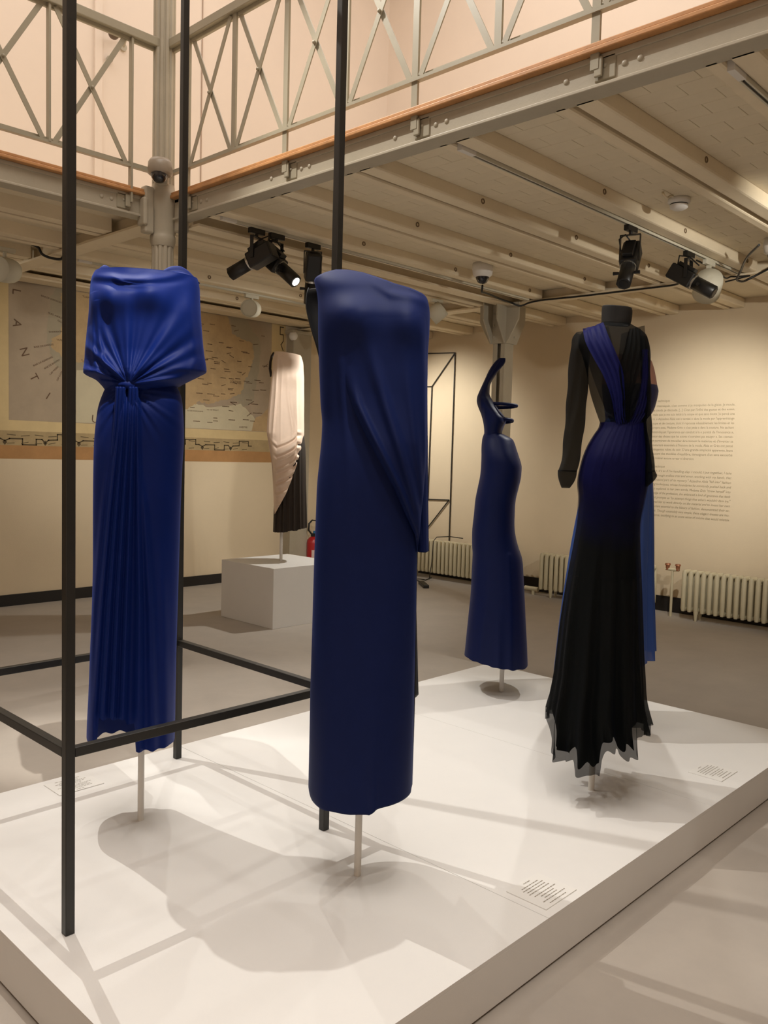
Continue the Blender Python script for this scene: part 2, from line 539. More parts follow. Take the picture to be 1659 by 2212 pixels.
# ------------------------------------------------------------------ columns
CX, CY = 2.782, GY + .0
fc = empty('fluted_column', (CX, CY, 0), 0, 'fluted grey cast iron column rising through the gallery corner', 'column')
NF = 12
flute = lambda t: 1.0 - 0.13 * max(0.0, math.cos(NF * t)) ** 0.7
MB().lathe([(0.10, 0), (0.10, .12), (0.082, .16), (0.068, .2)], n=32).build('foot', M_grey, fc)
MB().lathe([(0.068, .2), (0.064, 2.62)], n=144, rfun=flute).build('lower_shaft', M_grey, fc)
MB().lathe([(0.066, 2.60), (0.075, 2.63), (0.075, 2.66), (0.070, 2.67), (0.077, 2.69), (0.077, 2.80), (0.082, 2.815), (0.082, 2.90), (0.070, 2.925), (0.066, 2.96)], n=36).build('collar', M_grey, fc)
MB().lathe([(0.066, 2.94), (0.062, ZT)], n=144, rfun=flute).build('upper_shaft', M_grey, fc)
bk = MB().box((-.135, -.03, 2.66), (-.075, .03, 2.93))
bk.box((-.15, -.04, 2.70), (-.12, .04, 2.86))
bk.build('bracket_plate', M_grey, fc, 0.01)
MB().box((.03, -.13, 2.68), (.10, -.07, 2.88)).build('bracket_plate', M_grey, fc, 0.01)

C2X, C2Y = 6.20, 4.51
sc_ = empty('steel_column', (C2X, C2Y, 0), 0, 'grey riveted steel column with gusset head near the radiators', 'column')
mb = MB()
mb.box((-.065, -.065, 0), (.065, -.052, ZB)); mb.box((-.065, .052, 0), (.065, .065, ZB))
mb.box((-.01, -.052, 0), (.01, .052, ZB)); mb.box((-.065, -.052, 0), (-.052, -.02, ZB)); mb.box((-.065, .02, 0), (-.052, .052, ZB))
mb.build('shaft', M_grey, sc_, 0.002)
def gusset(ax):
    prof = [(-.09, 2.40), (.09, 2.40), (.21, 2.60), (.21, 2.745), (-.21, 2.745), (-.21, 2.60)]
    t = .006
    vs = []
    for d in (-t, t):
        for (s, z) in prof:
            vs.append((d, s, z) if ax == 'y' else (s, d, z))
    n = len(prof)
    fs = [tuple(range(n)), tuple(range(2 * n - 1, n - 1, -1))] + [(k, n + k, n + (k + 1) % n, (k + 1) % n) for k in range(n)]
    return vs, fs
for ax, dx, dy in (('y', -.073, 0), ('x', 0, -.073), ('x', 0, .073)):
    vs, fs = gusset(ax)
    o = MB().add([(v[0] + dx, v[1] + dy, v[2]) for v in vs], fs).build('gusset_plate', M_grey, sc_)
    for k in range(3):
        for s in (-.05, .05):
            q = (dx - .008, s, 2.46 + .1 * k) if ax == 'y' else (s, dy - .008 if dy < 0 else dy + .008, 2.46 + .1 * k)
            MB().sphere(q, .009).build('rivet', M_grey, o)

# grey steel pier standing against the map wall
pier = empty('wall_pier', (6.14, YW - .06, 0), 0, 'grey steel pier against the wall at the right end of the map', 'pier')
mb = MB().box((-.13, -.06, 0), (.13, -.045, ZB - .03)); mb.box((-.13, -.045, 0), (-.115, .06, ZB - .03)); mb.box((.115, -.045, 0), (.13, .06, ZB - .03))
mb.build('shaft', M_grey, pier, 0.003)
MB().box((-.16, -.075, ZB - .06), (.16, .06, ZB - .03)).build('cap_plate', M_grey, pier, 0.003)

# conduit and wall camera high on the upper wall
cd = tag(MB().box((3.74, YW - .03, 2.9), (3.81, YW, ZT)).build('cable_conduit', M_upper), 'pale vertical cable duct on the upper wall behind the left railing', 'conduit')
tag(MB().cyl((4.87, YW - .006, 2.9), (4.87, YW - .006, ZT), 0.006, n=8).build('wall_cable', mat('dull_cable', srgb(168, 146, 128), .7)), 'thin vertical cable on the upper wall right of the fluted column', 'cable')
wc = empty('wall_camera', (4.02, YW, 5.03), 0, 'small dark camera on a curved arm on the upper wall', 'camera')
MB().cyl((0, 0, 0), (0, -.02, 0), .035, n=16).build('mount', M_grey, wc)
MB().tube([(0, -.01, 0), (0, -.07, .06), (-.06, -.1, .08), (-.12, -.11, .07)], .012).build('arm', M_grey, wc)
MB().sphere((-.15, -.12, .03), .05, 14, 10).build('head', mat('camera_brown', srgb(96, 80, 66), .4), wc)
MB().sphere((-.14, -.03, -.16), .03, 10, 8).build('sensor', M_grey, wc)

# ------------------------------------------------------------------ platform, plinth, cage
PX0, PX1, PY0, PY1 = 0.848, 4.105, 1.185, 3.008
pf = empty('display_platform', ((PX0 + PX1) / 2, (PY0 + PY1) / 2, 0), 0, 'large low white display platform under the blue and black gowns', 'platform')
hx, hy = (PX1 - PX0) / 2, (PY1 - PY0) / 2
MB().box((-hx + .006, -hy + .006, 0), (hx - .006, hy - .006, .006)).build('shadow_gap', M_dark, pf)
MB().box((-hx, -hy, .006), (hx, hy, HP - .010)).build('skirt_board', M_plat, pf, 0.002)
nbx = 3
for i in range(nbx):
    x0 = -hx + 2 * hx * i / nbx; x1 = -hx + 2 * hx * (i + 1) / nbx
    MB().box((x0 + (.0006 if i else 0), -hy, HP - .010), (x1 - (.0006 if i < nbx - 1 else 0), hy, HP)).build('top_panel', M_plat, pf)
pl_ = tag(MB().box((-.355, -.345, 0), (.355, .345, 0.48)).build('plinth', M_plat, None, 0.003), 'white box plinth under the cream and black gown', 'plinth')
pl_.location = (4.485, 5.465, 0)

CG = [(0.966, 2.005), (1.850, 2.005), (1.850, 2.888), (0.966, 2.888)]
cage = empty('cage_frame', (1.408, 2.446, HP), 0, 'tall open black square tube cage around the draped royal blue gown', 'frame')
PW = 0.025
for (x, y) in CG:
    MB().box((x - 1.408 - PW / 2, y - 2.446 - PW / 2, 0), (x - 1.408 + PW / 2, y - 2.446 + PW / 2, 3.6)).build('post', M_black, cage, 0.002)
for z in (0.475, 3.588):
    for k in range(4):
        a, b = CG[k], CG[(k + 1) % 4]
        d = Vector((b[0] - a[0], b[1] - a[1], 0)).normalized() * (PW / 2)
        MB().bar((a[0] - 1.408 + d.x, a[1] - 2.446 + d.y, z), (b[0] - 1.408 - d.x, b[1] - 2.446 - d.y, z), PW, PW).build('rail', M_black, cage, 0.002)

# caption cards lying on the platform
def card(px, py, rz, wx, wy, label, seed):
    p = onplane(px, py, 2, HP)
    e = empty('caption_card', (p[0], p[1], HP), rz, label, 'card', None)
    MB().box((-wx / 2, -wy / 2, 0), (wx / 2, wy / 2, 0.003)).build('sheet', M_card, e)
    rn = random.Random(seed)
    mb = MB()
    rows = [(.16, .0)] + [(rn.uniform(.5, .85), 0) for _ in range(4)] + [(rn.uniform(.4, .8), 0) for _ in range(4)] + [(.6, .0)]
    y = wy * .40
    for i, (L, _) in enumerate(rows):
        x = -L * wx * .45
        while x < L * wx * .45:
            l = rn.uniform(.004, .014)
            mb.add([(x, y, .0034), (x + l, y, .0034), (x + l, y + .0032, .0034), (x, y + .0032, .0034)], [(0, 1, 2, 3)])
            x += l + .0022
        y -= wy * (.082 if i not in (0, 4, 8) else .11)
    mb.build('lettering', M_cardink, e)
    return e
card(1170, 1925, 0, .16, .135, 'white caption card on the platform edge nearest the navy gown', 3)
card(1540, 1668, 0, .16, .135, 'white caption card on the platform edge nearest the black sheer gown', 5)
card(160, 1695, PI, .17, .13, 'white caption card at the far platform edge behind the cage post', 9)

# ------------------------------------------------------------------ painted wall map
def wallp(px, py):
    p = onplane(px, py, 1, YW)
    return p[0], p[2]
mp = empty('wall_map', (4.45, YW, 1.27), 0, 'faded painted map of the British Isles with ornamental border', 'mural')
M_sea = mat('faded_sea', srgb(168, 150, 126), .85, noise=0.10, scale=3)
M_chan = mat('pale_channel', srgb(196, 184, 154), .85, noise=0.06, scale=5)
M_coast = mat('coast_blue_grey', srgb(160, 148, 124), .85, noise=0.06, scale=6)
M_land = mat('ochre_land', srgb(184, 156, 114), .85, noise=0.12, scale=7)
M_band = mat('ochre_band', srgb(172, 128, 80), .85, noise=0.10, scale=6)
M_keyb = mat('tan_key_band', srgb(168, 146, 106), .85, noise=0.12, scale=12)
M_frame = mat('cream_map_border', srgb(206, 182, 134), .85, noise=0.06, scale=6)
M_key = mat('dark_key_line', srgb(84, 70, 48), .9)
M_mapink = mat('map_ink', srgb(104, 80, 60), .9)
def mpanel(name, x0, x1, z0, z1, d, mt):
    return MB().box((x0 - 4.45, -d, z0 - 1.27), (x1 - 4.45, 0, z1 - 1.27)).build(name, mt, mp)
MX0, MX1 = 2.2, 5.995
mpanel('ochre_band', MX0, MX1, 1.27, 1.385, .002, M_band)
mpanel('key_band', MX0, MX1, 1.385, 1.51, .0025, M_keyb)
mpanel('map_border', MX0, MX1, 1.51, 2.775, .002, M_frame)
sea = mpanel('sea', 2.985, 5.80, 1.60, 2.775, .003, M_sea)
def mpoly(name, pts, d, mt, rough=0.0):
    P = [wallp(*p) for p in pts]
    if rough:
        Q = []
        for i in range(len(P)):
            a, b = P[i], P[(i + 1) % len(P)]
            for k in range(6):
                t = k / 6
                Q.append((a[0] + (b[0] - a[0]) * t + (random.uniform(-1, 1) * rough if k else 0), a[1] + (b[1] - a[1]) * t + (random.uniform(-1, 1) * rough if k else 0)))
        P = Q
    n = len(P)
    P = [(max(2.99, min(5.795, x)), max(1.605, min(2.77, z))) for x, z in P]
    vs = [(x - 4.45, -d, z - 1.27) for x, z in P]
    me = bpy.data.meshes.new(name)
    me.from_pydata(vs, [], [tuple(range(n))])
    me.materials.append(mt); me.update()
    o = bpy.data.objects.new(name, me); link(o, mp)
    return o
mpoly('coastal_water', [(108, 640), (130, 615), (240, 640), (240, 800), (180, 812), (120, 790), (100, 740)], .0034, M_coast, .012)
mpoly('channel_water', [(165, 800), (240, 790), (330, 840), (400, 868), (455, 880), (520, 872), (550, 905), (546, 945), (380, 945), (160, 935)], .0038, M_chan, .010)
mpoly('coastal_water', [(480, 640), (530, 690), (562, 740), (560, 800), (545, 870), (520, 878), (500, 850), (500, 700)], .0034, M_coast, .012)
mpoly('island_land', [(127, 632), (150, 622), (200, 630), (228, 660), (232, 720), (220, 765), (185, 785), (150, 780), (134, 772), (112, 752), (110, 732), (130, 722), (138, 690), (136, 655)], .0042, M_land, .012)
mpoly('mainland', [(300, 655), (400, 645), (470, 662), (494, 690), (500, 720), (520, 732), (545, 742), (549, 770), (540, 800), (527, 825), (520, 852), (494, 862), (470, 868), (450, 874), (430, 866), (405, 884), (370, 876), (320, 860), (290, 800), (310, 740)], .0042, M_land, .012)
mpoly('continent_land', [(552, 902), (566, 896), (590, 872), (600, 935), (540, 938)], .0042, M_land, .008)

def on_wall_map(mb, body, px, py, hpx, ang, fit=None):
    vs, fs = text_mb(body, 1.0)
    if not vs: return
    x1 = max(v.x for v in vs); ym = max(v.y for v in vs)
    X, Z = wallp(px, py)
    X2, Z2 = wallp(px + (fit or 10), py)
    h = hpx * 0.0041
    k = h / ym
    kx = ((X2 - X) / x1) if fit else k
    c, s = math.cos(ang), math.sin(ang)
    out = []
    for v in vs:
        x, y = v.x * kx, v.y * k
        out.append((X + x * c - y * s - 4.45, -.0052, Z + x * s + y * c - 1.27))
    mb.add(out, fs)
for body, px, py, hh, a in (('L', 27, 622, 17, -1.62), ('A', 30, 688, 17, -1.75), ('N', 41, 752, 17, -1.25), ('T', 62, 812, 17, -1.05), ('I', 97, 860, 16, -.55), ('U', 196, 912, 17, -.1)):
    ink = MB(); on_wall_map(ink, body, px, py, hh, a)
    ink.build('sea_letter', M_mapink, mp)
ink = MB()
for body, px, py, hh, a, ft in (('TRALEE', 121, 736, 4, .05, 20), ('LONDRES', 496, 827, 7, -.02, 24), ('DIEPPE', 516, 924, 4, 0, 18), ('ILE DE WIGHT', 446, 886, 3.2, 0, 26), ('BAIE DE DINGLE', 73, 752, 3.6, .25, 44), ('BAIE DE KENMARE', 72, 792, 3.6, .5, 48),
                            ('BAIE DE BANTRY', 96, 798, 3.6, .58, 40), ('CAP MIZEN', 108, 811, 3.6, .8, 26), ('CAP CLEAR', 124, 824, 3.6, 1.1, 24), ('ILES ARRAN', 103, 677, 3.6, -.25, 38), ('GALWAY', 123, 693, 3.6, -.4, 20),
                            ('CORK', 174, 778, 3.6, -.6, 12), ('SHANNON', 105, 719, 3.6, .15, 30), ('ILE DE NORMANDIE', 404, 888, 3.0, 0, 34), ('TUAM', 177, 642, 4, -.05, 16), ('BAIE DE WESTPORT', 88, 640, 3.6, -.2, 46)):
    on_wall_map(ink, body, px, py, hh, a, ft)
# small illegible town names
rn = random.Random(12)
for k in range(105):
    px = rn.uniform(398, 580); py = rn.uniform(655, 880) if k < 80 else rn.uniform(690, 800)
    if k > 92: px, py = rn.uniform(410, 560), rn.uniform(880, 915)
    X, Z = wallp(px, py)
    L = rn.uniform(.045, .085); h = .0085; a = rn.choice([0, 0, 0, rn.uniform(-.8, .8)])
    if Z + L > 2.74 or X + L > 5.78: continue
    c, s = math.cos(a), math.sin(a); x = 0
    while x < L:
        l = rn.uniform(.005, .011)
        q = [(x, 0), (x + l, 0), (x + l, h * rn.uniform(.7, 1)), (x, h)]
        ink.add([(X + u * c - v * s - 4.45, -.0052, Z + u * s + v * c - 1.27) for u, v in q], [(0, 1, 2, 3)])
        x += l + .002
tag(ink.build('place_names', M_mapink, mp), kind='stuff')
# meander line on the key band
def strip(mb, pts, wd, y, closed=False):
    for (a, b) in zip(pts[:-1], pts[1:]):
        d = Vector((b[0] - a[0], 0, b[1] - a[1]))
        if d.length < 1e-6: continue
        n = Vector((-d.z, 0, d.x)).normalized() * wd / 2
        e = d.normalized() * wd / 2
        A = Vector((a[0], y, a[1])) - e; B = Vector((b[0], y, b[1])) + e
        mb.add([A - n, B - n, B + n, A + n], [(0, 1, 2, 3)])
key = MB(); orn = MB()
x = MX0 + .05
lo, mi, hi = 1.392, 1.442, 1.49
U = .66
while x + U < MX1:
    pts = [(x, mi), (x + .04, mi - .02), (x + .08, mi), (x + .19, mi), (x + .19, lo), (x + .31, lo), (x + .31, mi), (x + .36, mi), (x + .39, mi - .03), (x + .42, mi - .005), (x + .50, mi), (x + .50, hi), (x + .62, hi), (x + .62, mi), (x + U, mi)]
    strip(key, [(a - 4.45, b - 1.27) for a, b in pts], .011, -.0032)
    for cx_ in (x + .04, x + .39):
        orn.add([(cx_ - 4.45 - .02, -.0031, mi - 1.27 - .03), (cx_ - 4.45, -.0031, mi - 1.27 - .055), (cx_ - 4.45 + .02, -.0031, mi - 1.27 - .03), (cx_ - 4.45, -.0031, mi - 1.27 - .008)], [(0, 1, 2, 3)])
    for q in range(5):
        xa = x + .06 + q * .12
        strip(orn, [(xa - 4.45, 1.478 - 1.27 - .012 * (q % 2)), (xa + .07 - 4.45, 1.472 - 1.27)], .006, -.0031)
        strip(orn, [(xa - 4.45, 1.402 - 1.27), (xa + .06 - 4.45, 1.405 - 1.27 + .01 * (q % 2))], .005, -.0031)
    x += U
key.build('meander_line', M_key, mp)
tag(orn.build('key_ornament', M_key, mp), kind='stuff')
# vertical run of the ornament at the right end
key = MB()
for k in range(4):
    zc = 1.66 + .28 * k
    strip(key, [(5.96 - 4.45, zc - 1.27), (5.93 - 4.45, zc + .06 - 1.27), (5.96 - 4.45, zc + .10 - 1.27), (5.96 - 4.45, zc + .17 - 1.27), (5.915 - 4.45, zc + .17 - 1.27), (5.915 - 4.45, zc + .25 - 1.27), (5.96 - 4.45, zc + .25 - 1.27)], .011, -.0035)
key.build('meander_line', M_key, mp)
tag(MB().sphere((6.02, YW - .1, 2.66), .055, 12, 8, (.9, .9, 1)).build('plaster_cap', M_white), 'small white cap at the top corner between map and grey pier', 'cap')

# ------------------------------------------------------------------ wall text on the right wall
FR = ["technique",
      "un mannequin, c'est comme si je manipulais de la glaise. Je moule,",
      "je couds, je découds. [...] C'est par l'infini des gestes et des essais,",
      "mais que je me suis initié à la coupe et que sans doute j'ai percé une",
      "ni. » Azzedine Alaïa est « tombé » dans la mode par l'apprentissage",
      "oupe et de couture, dont il repoussa inlassablement les limites et les",
      "propre aveu, Madame Grès « s'est jetée » dans la couture. Ne sachant",
      "revendiquait l'ignorance qui conduit à la « pureté de l'innocence »,",
      "enter des choses que les autres n'oseraient pas essayer ». Ses connais-",
      "et permirent de travailler directement le matériau et d'inventer sa",
      "couturiers essentiels à l'histoire de la mode, Alaïa et Grès ont pensé",
      "d'élégantes robes du soir. D'une grande simplicité apparente, leurs",
      "t autant des modèles d'équilibre, témoignant d'un sens exacerbé",
      "rait tolérer aucune erreur ni diversion."]
EN = ["g technique",
      "equin, it's as if I'm handling clay. I mould, I put together, I take",
      "was through endless trial and error, working with my hands, that",
      "understand part of its mystery.\" Azzedine Alaïa \"fell into\" fashion",
      "uring techniques, whose boundaries he constantly pushed back and",
      "lessly explored. In her own words, Madame Grès \"threw herself\" into",
      "owledge of the profession, she embraced a kind of ignorance that leads",
      "s\" and prompts us \"to attempt things that others wouldn't dare try.\"",
      "allowed her to work directly on the material and to invent her own",
      "couturiers essential to the history of fashion, demonstrated their ex-",
      "gowns. Though ostensibly very simple, these elegant dresses are mo-",
      "of balance, testifying to an acute sense of volume that would tolerate"]
wt = empty('wall_text', (XW, 3.3, 0.9), 0, 'tall block of grey printed text on the cream wall above the radiators', 'wall text')
Yl, Yr = 3.70, 2.937
def put(mb, body, z, w_=None, x0=0.0, shear=0.0):
    vs, fs = text_mb(body, 1.0)
    x1 = max(v.x for v in vs)
    k = .031
    kx = (w_ / x1) if w_ else k * .9
    mb.add([(-.0015, (Yl - x0 - v.x * kx - shear * v.y * k) - 3.3, z + v.y * k - .9) for v in vs], fs)
mb = MB()
z = 1.952
put(mb, FR[0], z, .12, .04)
for i, t in enumerate(FR[1:]):
    z = 1.905 - .0405 * i
    put(mb, t, z, (Yl - Yr) if i < 12 else .42, 0)
mb.build('french_text', M_ink, wt)
mb = MB()
z = 1.905 - .0405 * 12 - .078
put(mb, EN[0], z, .12, .02, .25)
for i, t in enumerate(EN[1:]):
    put(mb, t, z - .0415 * (i + 1), (Yl - Yr), 0, .25)
mb.build('english_text', M_ink, wt)

# black line figure of a box fixed to the wall
def rw(px, py, x=XW - .012):
    p = onplane(px, py, 0, x)
    return Vector(p)
lf = empty('line_figure', (XW, 6.3, .4), 0, 'thin black wire outline of an oblique box on the pale wall', 'wall frame')
LO = Vector((XW, 6.3, .4))
segs = [((790, 768), (983, 762)), ((983, 762), (933, 835)), ((933, 835), (790, 838)), ((983, 762), (970, 1168)), ((933, 835), (924, 1077)), ((800, 1074), (970, 1080)), ((970, 1080), (925, 1138)), ((925, 1138), (800, 1136))]
for a, b in segs:
    MB().cyl(rw(*a) - LO, rw(*b) - LO, .0065, n=8).build('wire', M_black, lf)

# ------------------------------------------------------------------ radiators
def rad_section():
    mb = MB()
    for dx in (-.05, .0, .05):
        pts = [(dx, 0, z) for z in (.045, .07, .385, .41)]
        mb.tube(pts, [.014, .021, .021, .014], 10)
    for z in (.065, .39):
        mb.tube([(-.06, 0, z), (-.03, 0, z + .0), (.03, 0, z), (.06, 0, z)], [.016, .024, .024, .016], 10)
    return mb.mesh('section', M_rad)
RS = rad_section()
RX = 7.27
def radiator(y0, n, pitch, label):
    e = empty('radiator', (RX, y0, 0), 0, label, 'radiator', None)
    for k in range(n):
        o = bpy.data.objects.new('section', RS); link(o, e); o.location = (0, -k * pitch, 0.03)
    for k in (2, n - 3):
        for fx in (-.045, .045):
            MB().cyl((fx, -k * pitch, 0), (fx, -k * pitch, .085), .010, .022, n=10).build('foot', M_rad, e)
    for hz in (.42, .095):
        MB().cyl((0, .012, hz), (0, -(n - 1) * pitch - .012, hz), .014, n=10).build('hub_pipe', M_rad, e)
    return e
def ry(px, py):
    return onplane(px, py, 0, RX - .05)[1]
ya, yb = 6.55, 4.95
radiator(ya, int((ya - yb) / .058), .058, 'cream cast iron radiator under the black wire outline')
ya, yb = 4.68, 3.44
radiator(ya, int((ya - yb) / .058), .058, 'cream cast iron radiator behind the black sheer gown')
ya = 3.19
radiator(ya, 26, .058, 'cream cast iron radiator under the wall text, right of the valves')
y1, y2 = 3.42, 3.23
vp_ = empty('valve_pipe', (RX, (y1 + y2) / 2, 0), 0, 'cream riser pipe with two valves between the radiators', 'pipe')
hy_ = (y1 - y2) / 2
MB().cyl((0, 0, 0), (0, 0, .43), .012, n=10).build('riser', M_rad, vp_)
MB().tube([(0, hy_ - .03, .43), (0, hy_ * .6, .43), (0, 0, .425), (0, -hy_ * .6, .43), (0, -hy_ + .035, .43)], .014).build('branch', M_rad, vp_)
for s in (1, -1):
    v = MB().cyl((0, s * hy_ * .5, .42), (0, s * hy_ * .5, .465), .016, .020, n=10).build('valve', M_brass, vp_)
    MB().cyl((0, s * hy_ * .5, .465), (0, s * hy_ * .5, .48), .028, .024, n=8).build('hand_wheel', M_brass, v)
ya, yb = 4.88, 4.76
lp = empty('floor_pipe', (RX, (ya + yb) / 2, 0), 0, 'short cream pipe near the floor linking two radiators', 'pipe')
MB().cyl((0, (ya - yb) / 2 + .02, .06), (0, -(ya - yb) / 2 - .02, .06), .022, n=12).build('run', M_rad, lp)
MB().cyl((0, -.02, 0), (0, -.02, .06), .016, n=10).build('support', M_rad, lp)

# ------------------------------------------------------------------ extinguisher, floor cables
p = onplane(673, 1225, 1, YW - .18)
fe = empty('fire_extinguisher', (float(p[0]) + .03, YW - .16, 0), 0, 'red fire extinguisher with black hose behind the white plinth', 'extinguisher')
fe.scale = (.9, .9, .74)
MB().lathe([(.0, 0), (.075, 0), (.078, .02), (.078, .50), (.07, .55), (.04, .59), (.025, .6), (.0, .6)], n=24).build('cylinder', M_red, fe)
MB().cyl((0, 0, .6), (0, 0, .65), .028, n=14).build('valve_head', M_lamp, fe)
MB().box((-.02, -.05, .65), (.12, -.02, .69)).build('lever', M_bluep, fe, 0.006)
MB().tube([(-.02, 0, .63), (-.075, 0, .70), (-.07, 0, .80), (-.02, 0, .85), (.05, 0, .84), (.09, 0, .74), (.10, 0, .5)], .012).build('hose', M_lamp, fe)
lbm = MB()
vs = []
for i in range(9):
    t = -PI / 2 - .9 + 1.8 * i / 8
    vs += [(.0786 * math.cos(t), .0786 * math.sin(t), .28), (.0786 * math.cos(t), .0786 * math.sin(t), .40)]
lbm.add(vs, [(2 * i, 2 * i + 2, 2 * i + 3, 2 * i + 1) for i in range(8)])
lbm.build('label_band', mat('extinguisher_label', srgb(216, 190, 180), .5), fe)

p = onplane(915, 1266, 2, 0)
pc = empty('power_strip', (p[0], p[1], 0), .9, 'black power strip with coiled cable on the floor by the radiator', 'power strip')
MB().box((-.16, -.03, 0), (.16, .03, .035)).build('strip_body', M_lamp, pc, .006)
pts = []
for k in range(40):
    t = k / 39
    pts.append((.16 + .3 * t, .12 * math.sin(5 * t) - .05, .008 + .02 * abs(math.sin(9 * t))))
MB().tube(pts, .006, 6).build('cable', M_lamp, pc)
cbl = tag(MB().tube([(7.13, ry(939, 1220), .008), (7.16, ry(940, 1220), .2), (7.17, ry(941, 1220), .44), (7.20, ry(944, 1220), .485), (7.34, ry(955, 1220), .49), (7.47, ry(968, 1220), .47)], .005, 6).build('radiator_cable', M_lamp), 'thin black cable looping over the radiator below the wire outline', 'cable')

# ------------------------------------------------------------------ gowns
class Fr:
    """local frame of a gown: x to the right, -y towards the viewer's side of the platform, z up from its base"""
    def __init__(s, bx, by, bz):
        s.b = np.array([bx, by, bz])
        ph = math.atan2(by, bx)
        s.u = np.array([math.sin(ph), -math.cos(ph), 0])
        s.n = np.array([-math.cos(ph), -math.sin(ph), 0])
        s.rz = ph - PI / 2
    def px(s, x, y):
        d = ray(x, y)
        t = ((s.b - CAM) @ s.n) / (d @ s.n)
        p = CAM + d * t - s.b
        return p @ s.u, p[2]
    def rows(s, lst):
        out = []
        for (y, xl, xr) in lst:
            ul, zl = s.px(xl, y); ur, zr = s.px(xr, y)
            out.append(((zl + zr) / 2, ul, ur))
        return np.array(out)
    def zz(s, y, x=None):
        return s.px(x if x is not None else s.xm, y)[1]

def smooth1(z, a, zs, k=7):
    """interpolate a(z) (z falling) at zs, softly"""
    o = np.argsort(z)
    f = np.interp(zs, z[o], a[o])
    return f

def catmull(zk, ak, z):
    o = np.argsort(zk); zk = zk[o]; ak = ak[o]
    m_ = np.gradient(ak, zk)
    # limit slopes (monotone-ish)
    d = np.diff(ak) / np.diff(zk)
    for i in range(len(d)):
        if abs(d[i]) < 1e-9: m_[i] = m_[i + 1] = 0
        else:
            for j in (i, i + 1):
                if m_[j] / d[i] < 0: m_[j] = 0
                elif m_[j] / d[i] > 3: m_[j] = 3 * d[i]
    z = np.clip(z, zk[0], zk[-1])
    i = np.clip(np.searchsorted(zk, z) - 1, 0, len(zk) - 2)
    h = zk[i + 1] - zk[i]; t = (z - zk[i]) / h
    return (2 * t**3 - 3 * t**2 + 1) * ak[i] + (t**3 - 2 * t**2 + t) * h * m_[i] + (-2 * t**3 + 3 * t**2) * ak[i + 1] + (t**3 - t**2) * h * m_[i + 1]

def loft(name, rows, depth, mt, parent, nu=120, nt=150, th=(0, 2 * PI), n=2.3, vc=None, ztop=None, zbot=None, mod=None, solid=0.0, tpow=1.0, inset=0.0):
    rows = np.asarray(rows, float)
    zk, ul, ur = rows[:, 0], rows[:, 1], rows[:, 2]
    full = abs(th[1] - th[0] - 2 * PI) < 1e-6
    T = np.linspace(th[0], th[1], nu, endpoint=not full)
    cs, sn = np.cos(T), np.sin(T)
    c = np.sign(cs) * np.abs(cs) ** (2 / n); s = np.sign(sn) * np.abs(sn) ** (2 / n)
    zt0, zb0 = zk.max(), zk.min()
    zt = np.array([ztop(ci, si) if ztop else zt0 for ci, si in zip(c, s)])
    zb = np.array([zbot(ci, si) if zbot else zb0 for ci, si in zip(c, s)])
    q = np.linspace(0, 1, nt) ** tpow
    Z = zt[None, :] + (zb - zt)[None, :] * q[:, None]
    UL = catmull(zk, ul, Z); UR = catmull(zk, ur, Z)
    dk = np.asarray(depth, float)
    B = catmull(dk[:, 0], dk[:, 1], Z) if len(dk) > 1 else np.full_like(Z, dk[0, 1])
    if vc is not None:
        vk = np.asarray(vc, float); VC = catmull(vk[:, 0], vk[:, 1], Z) if len(vk) > 1 else np.full_like(Z, vk[0, 1])
    else: VC = 0
    A = (UR - UL) / 2 - inset
    U = (UL + UR) / 2 + A * c[None, :]
    V = VC + (B - inset) * s[None, :]
    if mod is not None:
        U, V, Z = mod(U, V, Z, np.broadcast_to(c[None, :], U.shape), np.broadcast_to(s[None, :], U.shape), np.broadcast_to(q[:, None], U.shape))
    P = np.stack([U, -V, Z], -1)
    return grid_mesh(name, P, mt, parent, full, solid)

def ridges(fr, paths):
    """paths: list of [(y, x, amp_mm, width_mm), ...] in the photograph -> displacement function of (U, Z)"""
    R = []
    for p in paths:
        a = np.array([(fr.px(x, y)[1], fr.px(x, y)[0], am / 1000., wd / 1000.) for (y, x, am, wd) in p])
        R.append(a[np.argsort(a[:, 0])])
    def f(U, Z):
        D = np.zeros_like(U)
        for a in R:
            uc = np.interp(Z, a[:, 0], a[:, 1]); am = np.interp(Z, a[:, 0], a[:, 2], left=a[0, 2], right=0); wd = np.interp(Z, a[:, 0], a[:, 3])
            D += am * np.exp(-((U - uc) / wd) ** 2)
        return D
    return f

def radial(u0, z0, ks, amp, r0, r1, lo, hi):
    """folds fanning out from a gathered point; lo/hi = angle window measured from straight up"""
    def f(U, Z):
        du, dz = U - u0, Z - z0
        r = np.hypot(du, dz); a = np.arctan2(du, dz)
        g = np.clip(r / r0, 0, 1) * np.exp(-(r / r1) ** 2)
        wn = 1 / (1 + np.exp(-(a - lo) * 12)) * 1 / (1 + np.exp((a - hi) * 12))
        s = 0
        for k, p, w_ in ks: s = s + w_ * np.cos(k * a + p)
        return amp * g * s * wn
    return f

def stand(fr, top, r, label, ofs=(0, 0), form=None):
    e = empty('mannequin_stand', tuple(fr.b), fr.rz, label, 'stand')
    MB().cyl((ofs[0], ofs[1], 0), (ofs[0], ofs[1], top), r, n=20).build('pole', M_white, e)
    MB().cyl((ofs[0], ofs[1], top - .04), (ofs[0], ofs[1], top), r * 1.6, n=20).build('socket', M_steel, e)
    if form:
        rows, depth = form
        loft('torso_form', rows, depth, M_navy_in, e, nu=40, nt=30)
    return e

